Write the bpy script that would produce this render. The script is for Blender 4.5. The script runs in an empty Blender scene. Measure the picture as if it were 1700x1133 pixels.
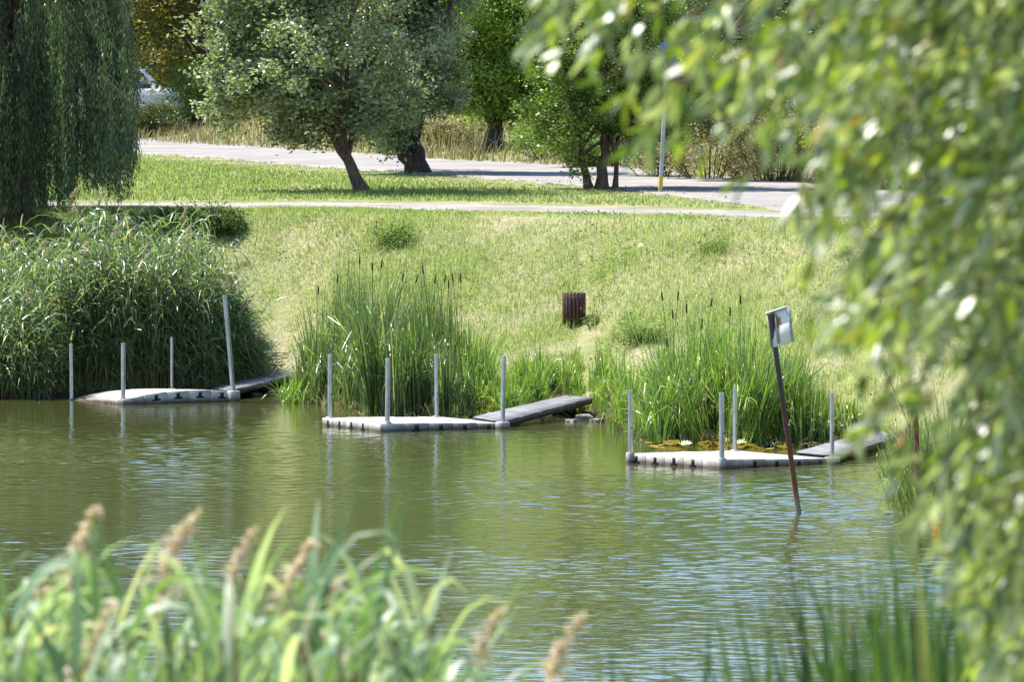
import bpy, math, numpy as np
from mathutils import Vector
R = math.radians
C = bpy.context.scene.collection
sc = bpy.context.scene

# ------------------------------------------------------------ camera
FPX, CX, CY = 12000.0, 850.0, 566.5       # focal length and centre in photo pixels
CAMZ, PITCH = 7.0, math.atan(516.5 / 12000.0)
cam = bpy.data.cameras.new("camera")
cam.sensor_width = 36.0
cam.lens = FPX / 1700.0 * 36.0
cam.clip_start = 0.5
cam.clip_end = 3000
cam.dof.use_dof = True
cam.dof.focus_distance = 125.0
cam.dof.aperture_fstop = 14.0
camo = bpy.data.objects.new("camera", cam)
camo.location = (0, 0, CAMZ)
camo.rotation_euler = (R(90) - PITCH, 0, 0)
C.objects.link(camo)
sc.camera = camo

# ------------------------------------------------------------ light
SUN_TO = Vector((-0.48, 0.26, 1.05)).normalized()      # direction towards the sun
SUN_EL = math.asin(SUN_TO.z)
SUN_AZ = math.atan2(SUN_TO.x, SUN_TO.y)
world = bpy.data.worlds.new("World")
sc.world = world
world.use_nodes = True
nt = world.node_tree
bg = nt.nodes["Background"]
sky = nt.nodes.new("ShaderNodeTexSky")
sky.sky_type = 'NISHITA'
sky.sun_disc = False
sky.sun_elevation = SUN_EL
sky.sun_rotation = SUN_AZ
sky.air_density = 1.0
sky.dust_density = 0.3
sky.ozone_density = 3.5
nt.links.new(sky.outputs[0], bg.inputs[0])
bg.inputs[1].default_value = 0.11
sun = bpy.data.lights.new("sun", 'SUN')
sun.energy = 5.0
sun.angle = R(0.5)
sun.color = (1.0, 0.965, 0.91)
suno = bpy.data.objects.new("sun", sun)
suno.rotation_euler = SUN_TO.to_track_quat('Z', 'Y').to_euler()
suno.location = (0, 0, 60)
C.objects.link(suno)
sc.view_settings.view_transform = 'Standard'
sc.view_settings.look = 'None'
sc.view_settings.gamma = 1
sc.view_settings.exposure = 1.32
sc.cycles.max_bounces = 8
sc.cycles.transparent_max_bounces = 8
sc.cycles.caustics_reflective = False
sc.cycles.caustics_refractive = False

# ------------------------------------------------------------ photo pixel -> world
cp, sp = math.cos(PITCH), math.sin(PITCH)
def ray(px, py):
    x = (px - CX) / FPX; u = -(py - CY) / FPX
    return Vector((x, cp + u * sp, -sp + u * cp))
def AT(px, py, D):
    r = ray(px, py); return Vector((0, 0, CAMZ)) + r * (D / r.y)
def AZ(px, py, z):
    r = ray(px, py); return Vector((0, 0, CAMZ)) + r * ((z - CAMZ) / r.z)

# ------------------------------------------------------------ terrain
YS_X = [-60, -9.75, -5.4, -4.5, -3.7, -2.5, -.87, .3, 1.4, 1.8, 2.15, 4.55, 5.5, 6.5, 6.95, 7.2, 7.6, 8.5, 12, 60]
YS_Y = [139, 137.7, 139.0, 139.0, 136.5, 132.0, 131.2, 131.0, 131.0, 127.5, 123, 121.4, 121.2, 121.2, 112, 98, 80, 58, 44, 38]
BR_X = [-60, -8, 4.2, 10, 60]; BR_Y = [152, 149.3, 141.8, 138.0, 134.0]
def smooth(t):
    t = np.clip(t, 0, 1); return t * t * (3 - 2 * t)
def G(x, y):
    x = np.asarray(x, float); y = np.asarray(y, float)
    ys = np.interp(x, YS_X, YS_Y)
    br = np.interp(x, BR_X, BR_Y); t = (y - ys) / (br - ys)
    prof = np.interp(t, [-1, -.25, 0, .05, .12, .3, .5, .7, .88, 1.0, 1.05], [-.6, -.22, 0, .05, .10, .22, .38, .60, .86, .99, 1.0])
    far = 3.3 * prof
    yr = 193.5 - 3.1 * np.clip(x, -22, 14)
    far = far + .1 * smooth((y - 152) / 40) + .9 * smooth((y - yr) / 26) + 1.6 * smooth((y - yr - 60) / 300)
    far = np.maximum(far, -1.3)
    bump = .025 * np.sin(x * 1.7 + y * .6) * np.sin(y * 1.1 - x * .4) * np.clip((t - .08) * 4, 0, 1) * (t < 1)
    # worn hollow under the shore end of each gangway
    for hx, hy, r_ in ((-4.55, 140.3, 1.1), (1.0, 130.6, 1.2), (6.3, 120.6, 1.0)):
        q = np.exp(-((x - hx) ** 2 + (y - hy) ** 2) / (r_ * r_)); bump = bump - .22 * q * np.clip(far * 3, 0, 1)
    near = np.interp(y, [-900, 0, 14, 20, 38, 44], [5.6, 5.3, 3.9, 3.1, .0, -1.3])
    return np.maximum(far + bump, near)
def g(x, y): return float(G(x, y))
def AG(px, py, d0=100.0, d1=420.0):
    r = ray(px, py); D = d0; step = .25
    while D < d1:
        p = Vector((0, 0, CAMZ)) + r * (D / r.y)
        if p.z <= g(p.x, p.y): return Vector((p.x, p.y, g(p.x, p.y)))
        D += step
    return p

# ------------------------------------------------------------ mesh helpers
class MB:
    def __init__(s): s.V = []; s.L = []; s.T = []; s.M = []; s.n = 0
    def add(s, V, F, mi=0):
        V = np.asarray(V, np.float32).reshape(-1, 3); F = np.asarray(F, np.int32)
        s.V.append(V); s.L.append((F + s.n).ravel()); s.T.append(np.full(len(F), F.shape[1], np.int32))
        s.M.append(np.full(len(F), mi, np.int32)); s.n += len(V)
    def mesh(s, name, mats, smooth_=False):
        me = bpy.data.meshes.new(name)
        V = np.concatenate(s.V); L = np.concatenate(s.L); T = np.concatenate(s.T); M = np.concatenate(s.M)
        me.vertices.add(len(V)); me.vertices.foreach_set("co", V.ravel())
        me.loops.add(len(L)); me.loops.foreach_set("vertex_index", L)
        me.polygons.add(len(T))
        me.polygons.foreach_set("loop_start", np.concatenate([[0], np.cumsum(T)[:-1]]).astype(np.int32))
        me.polygons.foreach_set("loop_total", T)
        me.polygons.foreach_set("material_index", M)
        if smooth_: me.polygons.foreach_set("use_smooth", np.ones(len(T), bool))
        me.update(calc_edges=True)
        for m in (mats if isinstance(mats, (list, tuple)) else [mats]): me.materials.append(m)
        return me
def link(name, me, parent=None):
    o = bpy.data.objects.new(name, me); C.objects.link(o)
    if parent is not None: o.parent = parent
    return o
def tag(o, label=None, cat=None, group=None, kind=None):
    if label: o["label"] = label
    if cat: o["category"] = cat
    if group: o["group"] = group
    if kind: o["kind"] = kind
    return o
def empty(name, loc, rz=0):
    o = bpy.data.objects.new(name, None); C.objects.link(o); o.location = loc
    o.rotation_euler = (0, 0, rz); o.empty_display_size = .2
    return o
def copy_tree(o, parent=None):
    c = o.copy(); C.objects.link(c); c.parent = parent
    for ch in list(o.children): copy_tree(ch, c)
    return c

def tube(mb, pts, rad, n=8, mi=0, cap=True):
    pts = np.asarray(pts, float); k = len(pts)
    rad = np.broadcast_to(np.asarray(rad, float), (k,))
    T = np.gradient(pts, axis=0); T /= np.linalg.norm(T, axis=1)[:, None] + 1e-9
    ref = np.array([1., 0, 0]) if abs(T[:, 0]).mean() < .8 else np.array([0, 1., 0])
    A = np.cross(T, ref); A /= np.linalg.norm(A, axis=1)[:, None]; B = np.cross(T, A)
    a = np.arange(n) * 2 * math.pi / n
    V = pts[:, None, :] + rad[:, None, None] * (np.cos(a)[None, :, None] * A[:, None, :] + np.sin(a)[None, :, None] * B[:, None, :])
    i, j = np.meshgrid(np.arange(k - 1), np.arange(n), indexing='ij'); j2 = (j + 1) % n
    F = np.stack([i * n + j, i * n + j2, (i + 1) * n + j2, (i + 1) * n + j], -1).reshape(-1, 4)
    mb.add(V.reshape(-1, 3), F, mi)
    if cap:
        mb.add(V[0], [list(range(n))[::-1]], mi); mb.add(V[-1], [list(range(n))], mi)
def box(mb, c, s, mi=0, bev=0.0, rot=None):
    x, y, z = [v / 2 for v in s]
    if bev <= 0:
        V = np.array([[-x, -y, -z], [x, -y, -z], [x, y, -z], [-x, y, -z], [-x, -y, z], [x, -y, z], [x, y, z], [-x, y, z]])
        F = [[0, 3, 2, 1], [4, 5, 6, 7], [0, 1, 5, 4], [1, 2, 6, 5], [2, 3, 7, 6], [3, 0, 4, 7]]
        if rot is not None: V = V @ np.array(rot).T
        mb.add(V + np.array(c), F, mi)
    else:   # chamfered box: octagonal outline, inset top and bottom
        b = bev
        def ring(ix, z_):
            X, Y = x - ix, y - ix
            return [[-X + b, -Y, z_], [X - b, -Y, z_], [X, -Y + b, z_], [X, Y - b, z_], [X - b, Y, z_], [-X + b, Y, z_], [-X, Y - b, z_], [-X, -Y + b, z_]]
        V = np.array(ring(b * .7, -z) + ring(0, -z + b * .7) + ring(0, z - b * .7) + ring(b * .7, z))
        F = [[k * 8 + j, k * 8 + (j + 1) % 8, (k + 1) * 8 + (j + 1) % 8, (k + 1) * 8 + j] for k in range(3) for j in range(8)]
        if rot is not None: V = V @ np.array(rot).T
        V = V + np.array(c)
        n0 = mb.n
        mb.add(V, F, mi)
        mb.L.append(np.array(list(range(7, -1, -1)) + list(range(24, 32)), np.int32) + n0); mb.T.append(np.array([8, 8], np.int32)); mb.M.append(np.array([mi, mi], np.int32))
def ribbons(mb, base, d, length, width, droop, rng, seg=4, prof=None, mi=0, face=None, pw=1.0, side=None):
    """long thin leaves: base (N,3), start direction (N,3), bent down by droop"""
    N = len(base); base = np.asarray(base, float); d = np.asarray(d, float)
    length = np.broadcast_to(length, (N,)); width = np.broadcast_to(width, (N,)); droop = np.broadcast_to(droop, (N,))
    if prof is None: prof = np.interp(np.arange(seg + 1) / seg, [0, .3, .75, 1], [.8, 1, .7, .06])
    P = [base]; p = base.copy()
    if side is None:
        rnd = rng.normal(size=(N, 3)); side = np.cross(d, rnd)
    side = side / (np.linalg.norm(side, axis=1)[:, None] + 1e-9)
    rows = []
    for k in range(seg + 1):
        t = k / seg
        dk = d + droop[:, None] * (t ** pw) * np.array([0, 0, -1.]); dk /= np.linalg.norm(dk, axis=1)[:, None] + 1e-9
        if k > 0: p = p + dk * (length / seg)[:, None]
        s_ = side - dk * (side * dk).sum(1)[:, None]; s_ /= np.linalg.norm(s_, axis=1)[:, None] + 1e-9
        h = s_ * (width * prof[k] / 2)[:, None]
        rows.append(p - h); rows.append(p + h)
    V = np.stack(rows, 1)                      # N,(seg+1)*2,3
    m = (seg + 1) * 2
    F = np.array([[2 * k, 2 * k + 1, 2 * k + 3, 2 * k + 2] for k in range(seg)])
    F = (np.arange(N)[:, None, None] * m + F[None]).reshape(-1, 4)
    mb.add(V.reshape(-1, 3), F, mi)
def leaves(mb, P, size, rng, asp=.55, up=.5, mi=0, hang=0.0):
    """small diamond leaves, slightly folded"""
    N = len(P); size = np.broadcast_to(size, (N,))
    d = rng.normal(size=(N, 3)); d[:, 2] = d[:, 2] * .6 - hang; d /= np.linalg.norm(d, axis=1)[:, None]
    nrm = rng.normal(size=(N, 3)) + np.array([0, 0, up]); s = np.cross(d, nrm); s /= np.linalg.norm(s, axis=1)[:, None] + 1e-9
    u = np.cross(s, d)
    a = P; b = P + d * (size * .45)[:, None] + s * (size * asp / 2)[:, None] + u * (size * .07)[:, None]
    c = P + d * size[:, None]; e = P + d * (size * .45)[:, None] - s * (size * asp / 2)[:, None] + u * (size * .07)[:, None]
    V = np.stack([a, b, c, e], 1).reshape(-1, 3)
    F = np.arange(N * 4).reshape(N, 4)
    mb.add(V, F, mi)
def cone_dirs(N, rng, spread):
    a = rng.uniform(0, 2 * math.pi, N); s = np.abs(rng.normal(0, spread, N))
    d = np.stack([np.cos(a) * s, np.sin(a) * s, np.ones(N)], 1)
    return d / np.linalg.norm(d, axis=1)[:, None]

# ------------------------------------------------------------ materials
def newmat(name):
    m = bpy.data.materials.new(name); m.use_nodes = True
    return m, m.node_tree, m.node_tree.nodes["Principled BSDF"]
def ramp(nt, stops, interp='LINEAR'):
    r = nt.nodes.new("ShaderNodeValToRGB"); cr = r.color_ramp; cr.interpolation = interp
    while len(cr.elements) < len(stops): cr.elements.new(.5)
    for e, (p, c) in zip(cr.elements, stops): e.position = p; e.color = (*c, 1)
    return r
def noise(nt, scale, vec=None, detail=3, rough=.55, dist=0):
    n = nt.nodes.new("ShaderNodeTexNoise"); n.inputs["Scale"].default_value = scale
    n.inputs["Detail"].default_value = detail; n.inputs["Roughness"].default_value = rough; n.inputs["Distortion"].default_value = dist
    if vec is not None: nt.links.new(vec, n.inputs["Vector"])
    return n
def mixc(nt, f, a, b, mode='MIX'):
    m = nt.nodes.new("ShaderNodeMix"); m.data_type = 'RGBA'; m.blend_type = mode
    for s, v in ((m.inputs[0], f), (m.inputs[6], a), (m.inputs[7], b)):
        if isinstance(v, (int, float)): s.default_value = v
        elif isinstance(v, tuple): s.default_value = (*v, 1)
        else: nt.links.new(v, s)
    return m.outputs[2]
def pos(nt):
    return nt.nodes.new("ShaderNodeNewGeometry").outputs["Position"]
def math_(nt, op, a, b=0.0, c=None):
    m = nt.nodes.new("ShaderNodeMath"); m.operation = op
    for i, v in enumerate((a, b) if c is None else (a, b, c)):
        if isinstance(v, (int, float)): m.inputs[i].default_value = v
        else: nt.links.new(v, m.inputs[i])
    return m.outputs[0]
def leafmat(name, stops, trans=.35, rough=.45, spec=.5, tcol=1.6, patch=None, pscale=.25, back=None):
    """leaf colour varies from leaf to leaf; patch = second set of colours in large patches over the ground"""
    m, nt, bs = newmat(name)
    geo = nt.nodes.new("ShaderNodeNewGeometry")
    r = ramp(nt, stops); nt.links.new(geo.outputs["Random Per Island"], r.inputs[0])
    col = r.outputs[0]
    if patch:
        r2 = ramp(nt, patch); nt.links.new(geo.outputs["Random Per Island"], r2.inputs[0])
        n = noise(nt, pscale, geo.outputs["Position"], 4, .6)
        sx = nt.nodes.new("ShaderNodeSeparateXYZ"); nt.links.new(geo.outputs["Position"], sx.inputs[0])
        f = math_(nt, 'MULTIPLY_ADD', sx.outputs[0], .028, n.outputs[0])
        mr = nt.nodes.new("ShaderNodeMapRange"); mr.inputs[1].default_value = .47; mr.inputs[2].default_value = .76
        nt.links.new(f, mr.inputs[0])
        col = mixc(nt, mr.outputs[0], col, r2.outputs[0])
    if back:
        col = mixc(nt, geo.outputs["Backfacing"], col, back)
    nt.links.new(col, bs.inputs["Base Color"])
    bs.inputs["Roughness"].default_value = rough
    bs.inputs["Specular IOR Level"].default_value = spec
    tr = nt.nodes.new("ShaderNodeBsdfTranslucent")
    tc = mixc(nt, 1.0, col, (tcol, tcol * 1.05, tcol * .45), 'MULTIPLY')
    nt.links.new(tc, tr.inputs[0])
    mx = nt.nodes.new("ShaderNodeMixShader"); mx.inputs[0].default_value = trans
    nt.links.new(bs.outputs[0], mx.inputs[1]); nt.links.new(tr.outputs[0], mx.inputs[2])
    nt.links.new(mx.outputs[0], nt.nodes["Material Output"].inputs[0])
    return m
def noisemat(name, c1, c2, scale=5, rough=.8, metal=0, bump=0, stretch=(1, 1, 1), lo=.35, hi=.65, spec=.3, bdist=.01):
    m, nt, bs = newmat(name)
    tc = nt.nodes.new("ShaderNodeTexCoord"); mp = nt.nodes.new("ShaderNodeMapping"); mp.inputs["Scale"].default_value = stretch
    nt.links.new(tc.outputs["Object"], mp.inputs[0])
    n = noise(nt, scale, mp.outputs[0], 5, .6)
    r = ramp(nt, [(lo, c1), (hi, c2)]); nt.links.new(n.outputs[0], r.inputs[0]); nt.links.new(r.outputs[0], bs.inputs["Base Color"])
    bs.inputs["Roughness"].default_value = rough; bs.inputs["Metallic"].default_value = metal; bs.inputs["Specular IOR Level"].default_value = spec
    if bump:
        b = nt.nodes.new("ShaderNodeBump"); b.inputs["Strength"].default_value = bump; b.inputs["Distance"].default_value = bdist
        nt.links.new(n.outputs[0], b.inputs["Height"]); nt.links.new(b.outputs[0], bs.inputs["Normal"])
    return m

M = {}
M['bark'] = noisemat('bark', (.035, .026, .02), (.11, .085, .065), 6, .9, bump=.8, stretch=(3, 3, .5), bdist=.03)
M['bark_warm'] = noisemat('bark_warm', (.07, .045, .032), (.17, .115, .08), 7, .9, bump=.8, stretch=(3, 3, .5), bdist=.03)
M['twig'] = noisemat('twig', (.05, .035, .02), (.12, .09, .05), 10, .8)
M['dead_wood'] = noisemat('dead_wood', (.22, .18, .14), (.4, .35, .3), 9, .85)
M['steel'] = noisemat('galvanised_steel', (.34, .35, .37), (.52, .53, .55), 14, .38, .9, stretch=(1, 1, .3), spec=.5)
M['plastic'] = None
M['dark'] = noisemat('black_void', (.012, .012, .012), (.025, .024, .022), 8, .8)
M['rust'] = noisemat('rusted_iron', (.09, .028, .014), (.26, .085, .035), 7, .85, .1, .4, (2, 2, .7))
M['bin_wood'] = noisemat('brown_slats', (.050, .018, .014), (.10, .038, .028), 9, .5, spec=.5)
M['rock'] = noisemat('rock', (.12, .11, .10), (.36, .34, .31), 5, .85, bump=.6, bdist=.03)
M['tyre'] = noisemat('tyre', (.012, .012, .012), (.03, .03, .03), 8, .8)
M['glass'] = noisemat('car_glass', (.02, .025, .03), (.04, .045, .05), 2, .08, spec=.8)
M['white_paint'] = noisemat('white_car_paint', (.68, .70, .73), (.75, .77, .8), 1.5, .28, spec=.6)
M['grey_paint'] = noisemat('grey_car_paint', (.30, .32, .35), (.36, .38, .41), 1.5, .28, spec=.6)
M['blue_paint'] = noisemat('blue_car_paint', (.10, .2, .26), (.13, .25, .32), 1.5, .28, spec=.6)
M['pole_grey'] = noisemat('grey_painted_pole', (.28, .30, .32), (.40, .42, .44), 9, .5, spec=.4)
M['sign_blue'] = noisemat('sign_blue', (.01, .07, .42), (.015, .10, .50), 3, .35, spec=.5)
M['sign_back'] = noisemat('sign_white', (.6, .6, .62), (.7, .7, .7), 3, .4)
M['yellow'] = noisemat('yellow_paint', (.5, .35, .03), (.6, .42, .05), 6, .5)
M['light'] = noisemat('lamp_lens', (.5, .5, .5), (.6, .6, .6), 6, .2)
M['red_lens'] = noisemat('red_lens', (.3, .01, .01), (.4, .02, .02), 6, .2)

# dock plastic: off-white, brown scum band above the waterline
def dock_mat():
    m, nt, bs = newmat('dock_plastic')
    tc = nt.nodes.new("ShaderNodeTexCoord")
    n = noise(nt, 3.2, pos(nt), 6, .7)
    r = ramp(nt, [(.35, (.34, .315, .285)), (.62, (.50, .475, .44))]); nt.links.new(n.outputs[0], r.inputs[0])
    geo = nt.nodes.new("ShaderNodeNewGeometry")
    sx = nt.nodes.new("ShaderNodeSeparateXYZ"); nt.links.new(geo.outputs["Position"], sx.inputs[0])
    h = math_(nt, 'MULTIPLY_ADD', n.outputs[0], .12, -.06); h = math_(nt, 'ADD', sx.outputs[2], h)
    mr = nt.nodes.new("ShaderNodeMapRange"); mr.inputs[1].default_value = .03; mr.inputs[2].default_value = .13; nt.links.new(h, mr.inputs[0])
    col = mixc(nt, mr.outputs[0], (.10, .075, .055), r.outputs[0])
    nt.links.new(col, bs.inputs["Base Color"]); bs.inputs["Roughness"].default_value = .55; bs.inputs["Specular IOR Level"].default_value = .3
    return m
M['plastic'] = dock_mat()

def plank_mat():
    m, nt, bs = newmat('grey_planks')
    tc = nt.nodes.new("ShaderNodeTexCoord")
    n = noise(nt, 5, tc.outputs["Object"], 5, .6)
    r = ramp(nt, [(.3, (.12, .12, .125)), (.7, (.22, .22, .23))]); nt.links.new(n.outputs[0], r.inputs[0])
    geo = nt.nodes.new("ShaderNodeNewGeometry")
    r2 = ramp(nt, [(0, (.75, .75, .75)), (1, (1.1, 1.1, 1.1))]); nt.links.new(geo.outputs["Random Per Island"], r2.inputs[0])
    nt.links.new(mixc(nt, 1.0, r.outputs[0], r2.outputs[0], 'MULTIPLY'), bs.inputs["Base Color"])
    bs.inputs["Roughness"].default_value = .65; bs.inputs["Specular IOR Level"].default_value = .35
    return m
M['plank'] = plank_mat()

def ground_mat():
    m, nt, bs = newmat('meadow_soil')
    p = pos(nt)
    n1 = noise(nt, .35, p, 5, .6); n2 = noise(nt, 9, p, 4, .65)
    a = ramp(nt, [(.38, (.15, .18, .055)), (.62, (.28, .25, .15))]); nt.links.new(n1.outputs[0], a.inputs[0])
    b = ramp(nt, [(.3, (.65, .65, .65)), (.7, (1.15, 1.15, 1.15))]); nt.links.new(n2.outputs[0], b.inputs[0])
    col = mixc(nt, 1.0, a.outputs[0], b.outputs[0], 'MULTIPLY')
    sx = nt.nodes.new("ShaderNodeSeparateXYZ"); nt.links.new(p, sx.inputs[0])
    h = math_(nt, 'MULTIPLY_ADD', n2.outputs[0], .25, sx.outputs[2])
    mr = nt.nodes.new("ShaderNodeMapRange"); mr.inputs[1].default_value = .2; mr.inputs[2].default_value = .5; nt.links.new(h, mr.inputs[0])
    col = mixc(nt, mr.outputs[0], (.05, .038, .026), col)
    nt.links.new(col, bs.inputs["Base Color"]); bs.inputs["Roughness"].default_value = .95; bs.inputs["Specular IOR Level"].default_value = .1
    bp = nt.nodes.new("ShaderNodeBump"); bp.inputs["Strength"].default_value = .6; bp.inputs["Distance"].default_value = .05
    nt.links.new(n2.outputs[0], bp.inputs["Height"]); nt.links.new(bp.outputs[0], bs.inputs["Normal"])
    return m
def road_mat(name, c1, c2, fine):
    m, nt, bs = newmat(name)
    p = pos(nt)
    n1 = noise(nt, .5, p, 5, .65); n2 = noise(nt, 14, p, 4, .7)
    a = ramp(nt, [(.35, c1), (.65, c2)]); nt.links.new(n1.outputs[0], a.inputs[0])
    b = ramp(nt, [(.3, (.8, .8, .8)), (.7, (1.1, 1.1, 1.1))]); nt.links.new(n2.outputs[0], b.inputs[0])
    nt.links.new(mixc(nt, 1.0, a.outputs[0], b.outputs[0], 'MULTIPLY'), bs.inputs["Base Color"])
    bs.inputs["Roughness"].default_value = .9; bs.inputs["Specular IOR Level"].default_value = .15
    return m
def water_mat():
    m, nt, bs = newmat('pond_water')
    p = pos(nt)
    bs.inputs["Base Color"].default_value = (.050, .056, .017, 1)
    bs.inputs["Roughness"].default_value = .02
    bs.inputs["IOR"].default_value = 1.333
    bs.inputs["Specular IOR Level"].default_value = .5
    def layer(scale, sx, sy, rot, detail, dist=0.0):
        mp = nt.nodes.new("ShaderNodeMapping"); mp.inputs["Scale"].default_value = (sx, sy, 1); mp.inputs["Rotation"].default_value = (0, 0, rot)
        nt.links.new(p, mp.inputs[0]); return noise(nt, scale, mp.outputs[0], detail, .5, dist).outputs[0]
    fine = layer(1.0, 9, 16, .05, 2)
    h = math_(nt, 'MULTIPLY', fine, .0022)
    b = nt.nodes.new("ShaderNodeBump"); b.inputs["Strength"].default_value = 1.0; b.inputs["Distance"].default_value = 1.0
    nt.links.new(h, b.inputs["Height"]); nt.links.new(b.outputs[0], bs.inputs["Normal"])
    return m
M['ground'] = ground_mat()
M['road'] = road_mat('pale_sandy_road', (.19, .176, .160), (.28, .26, .24), 1)
M['path'] = road_mat('worn_dirt_path', (.19, .17, .145), (.32, .29, .26), 1)
M['water'] = water_mat()
G_FRESH = [(0, (.11, .19, .04)), (.4, (.19, .28, .075)), (.65, (.28, .35, .13)), (.85, (.42, .42, .20)), (1, (.55, .52, .34))]
G_DRY = [(0, (.16, .23, .09)), (.3, (.28, .34, .16)), (.6, (.43, .43, .28)), (1, (.64, .59, .46))]
M['grass'] = leafmat('bank_grass', G_FRESH, .4, .6, .25, 1.5, G_DRY, .22)
M['lawn'] = leafmat('lawn_grass', [(0, (.11, .18, .04)), (.6, (.19, .27, .07)), (1, (.36, .35, .18))], .4, .6, .25, 1.5, G_DRY, .3)
M['straw'] = leafmat('straw_grass', [(0, (.10, .11, .045)), (.4, (.21, .175, .10)), (1, (.38, .32, .22))], .35, .7, .2, 1.4)
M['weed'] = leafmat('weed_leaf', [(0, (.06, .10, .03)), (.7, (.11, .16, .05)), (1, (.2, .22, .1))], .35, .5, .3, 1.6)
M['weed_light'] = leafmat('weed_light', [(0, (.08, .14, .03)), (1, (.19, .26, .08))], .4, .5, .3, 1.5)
M['reed'] = leafmat('reed_leaf', [(0, (.045, .09, .035)), (.5, (.12, .19, .08)), (.9, (.23, .30, .15)), (1, (.34, .30, .16))], .35, .38, .55, 1.7)
M['reed_stem'] = leafmat('reed_stem', [(0, (.12, .14, .05)), (1, (.26, .24, .12))], .15, .5, .3)
M['plume'] = leafmat('reed_plume', [(0, (.24, .19, .16)), (1, (.48, .42, .37))], .35, .8, .1)
M['cattail'] = leafmat('cattail_leaf', [(0, (.07, .15, .022)), (.5, (.16, .29, .04)), (.85, (.27, .40, .07)), (.93, (.26, .30, .09)), (1, (.46, .41, .22))], .4, .36, .7, 1.7, [(0, (.06, .11, .035)), (.6, (.13, .20, .06)), (.9, (.24, .30, .12)), (1, (.46, .40, .24))], 1.6)
M['cattail_grey'] = leafmat('cattail_leaf_grey', [(0, (.055, .10, .032)), (.6, (.10, .165, .055)), (.88, (.20, .26, .10)), (.94, (.28, .30, .12)), (1, (.48, .42, .25))], .4, .34, .8, 1.7, [(0, (.05, .10, .02)), (.6, (.10, .18, .04)), (1, (.20, .27, .07))], 1.4)
M['cat_head'] = noisemat('cattail_head', (.022, .018, .008), (.05, .036, .016), 20, .9)
M['pad'] = leafmat('lily_pad', [(0, (.10, .14, .03)), (.4, (.25, .26, .06)), (.7, (.33, .20, .05)), (1, (.40, .12, .03))], .2, .35, .5)
M['petal'] = leafmat('water_lily_petal', [(0, (.7, .66, .62)), (1, (.8, .78, .75))], .3, .5, .3)
M['leaf_grey'] = leafmat('leaf_grey_green', [(0, (.05, .09, .025)), (.5, (.13, .18, .06)), (1, (.32, .36, .20))], .32, .36, .9, 1.6, back=(.30, .34, .24))
M['leaf_bright'] = leafmat('leaf_bright_green', [(0, (.09, .16, .025)), (.6, (.22, .31, .08)), (1, (.38, .45, .10))], .5, .45, .4, 1.9)
M['leaf_mid'] = leafmat('leaf_mid_green', [(0, (.045, .09, .018)), (.6, (.12, .19, .035)), (1, (.24, .32, .07))], .33, .4, .55, 1.8)
M['leaf_dark'] = leafmat('leaf_dark_green', [(0, (.028, .045, .012)), (.6, (.05, .075, .02)), (.95, (.10, .12, .03)), (1, (.22, .18, .05))], .3, .45, .4, 1.7)
M['leaf_willow'] = leafmat('weeping_willow_leaf', [(0, (.022, .055, .022)), (.5, (.055, .105, .04)), (.88, (.13, .19, .07)), (1, (.28, .34, .14))], .28, .38, .7, 1.5)
M['leaf_tan'] = leafmat('dry_tan_leaf', [(0, (.12, .13, .05)), (.4, (.24, .22, .11)), (1, (.46, .40, .27))], .3, .6, .3, 1.4)
M['leaf_near'] = leafmat('willow_leaf_near', [(0, (.022, .05, .007)), (.45, (.085, .14, .014)), (.9, (.25, .32, .035)), (.985, (.30, .28, .04)), (1, (.34, .17, .03))], .32, .38, 1.0, 2.4, back=(.25, .29, .17))
M['reed_near'] = leafmat('reed_leaf_near', [(0, (.07, .14, .05)), (.4, (.15, .24, .12)), (.6, (.22, .30, .19)), (.9, (.38, .44, .33)), (1, (.44, .42, .32))], .38, .5, .5, 1.6)
M['plume_near'] = leafmat('reed_plume_near', [(0, (.40, .31, .28)), (1, (.66, .56, .52))], .35, .8, .1)

WAVE = 0.63
# ------------------------------------------------------------ ground, road, path, water
def axis(parts):
    a = []
    for lo, hi, st in parts: a += list(np.arange(lo, hi, st))
    a.append(parts[-1][1]); return np.array(a)
xs = axis([(-700, -60, 40), (-60, -16, 2), (-16, 16, .4), (16, 60, 2), (60, 700, 40)])
ys = axis([(-200, -10, 20), (-10, 60, 2), (60, 118, 1), (118, 156, .4), (156, 260, 1), (260, 400, 10), (400, 1600, 100)])
X, Y = np.meshgrid(xs, ys, indexing='ij'); Z = G(X, Y)
i, j = np.meshgrid(np.arange(len(xs) - 1), np.arange(len(ys) - 1), indexing='ij'); n = len(ys)
F = np.stack([i * n + j, (i + 1) * n + j, (i + 1) * n + j + 1, i * n + j + 1], -1).reshape(-1, 4)
mb = MB(); mb.add(np.stack([X, Y, Z], -1).reshape(-1, 3), F)
tag(link('ground', mb.mesh('ground', M['ground'], True)), kind='structure')
mb = MB()
wx = axis([(-700, -60, 80), (-60, -18, 4), (-18, 13, .105), (13, 60, 4), (60, 700, 80)])
wy = axis([(36, 74, 2), (74, 141, .045), (141, 146, 1)])
X, Y = np.meshgrid(wx, wy, indexing='ij'); Z = np.zeros_like(X); rg = np.random.default_rng(2)
for k in range(64):          # wind ripples, crests roughly across the view
    lam = .12 * (.70 / .12) ** rg.random() ; a_ = rg.normal(0, .85); kx, ky = math.sin(a_) * 2 * math.pi / lam, math.cos(a_) * 2 * math.pi / lam
    Z += .0028 * lam ** .8 * np.sin(kx * X + ky * Y + rg.uniform(0, 6.3) + .8 * np.sin(X * rg.uniform(.2, .9) + Y * rg.uniform(.1, .5)))
mod = .62 + .38 * np.sin(X * .33 + Y * .11 + 1.2 * np.sin(Y * .13)) * np.sin(Y * .19 - X * .07 + .6)
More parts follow.
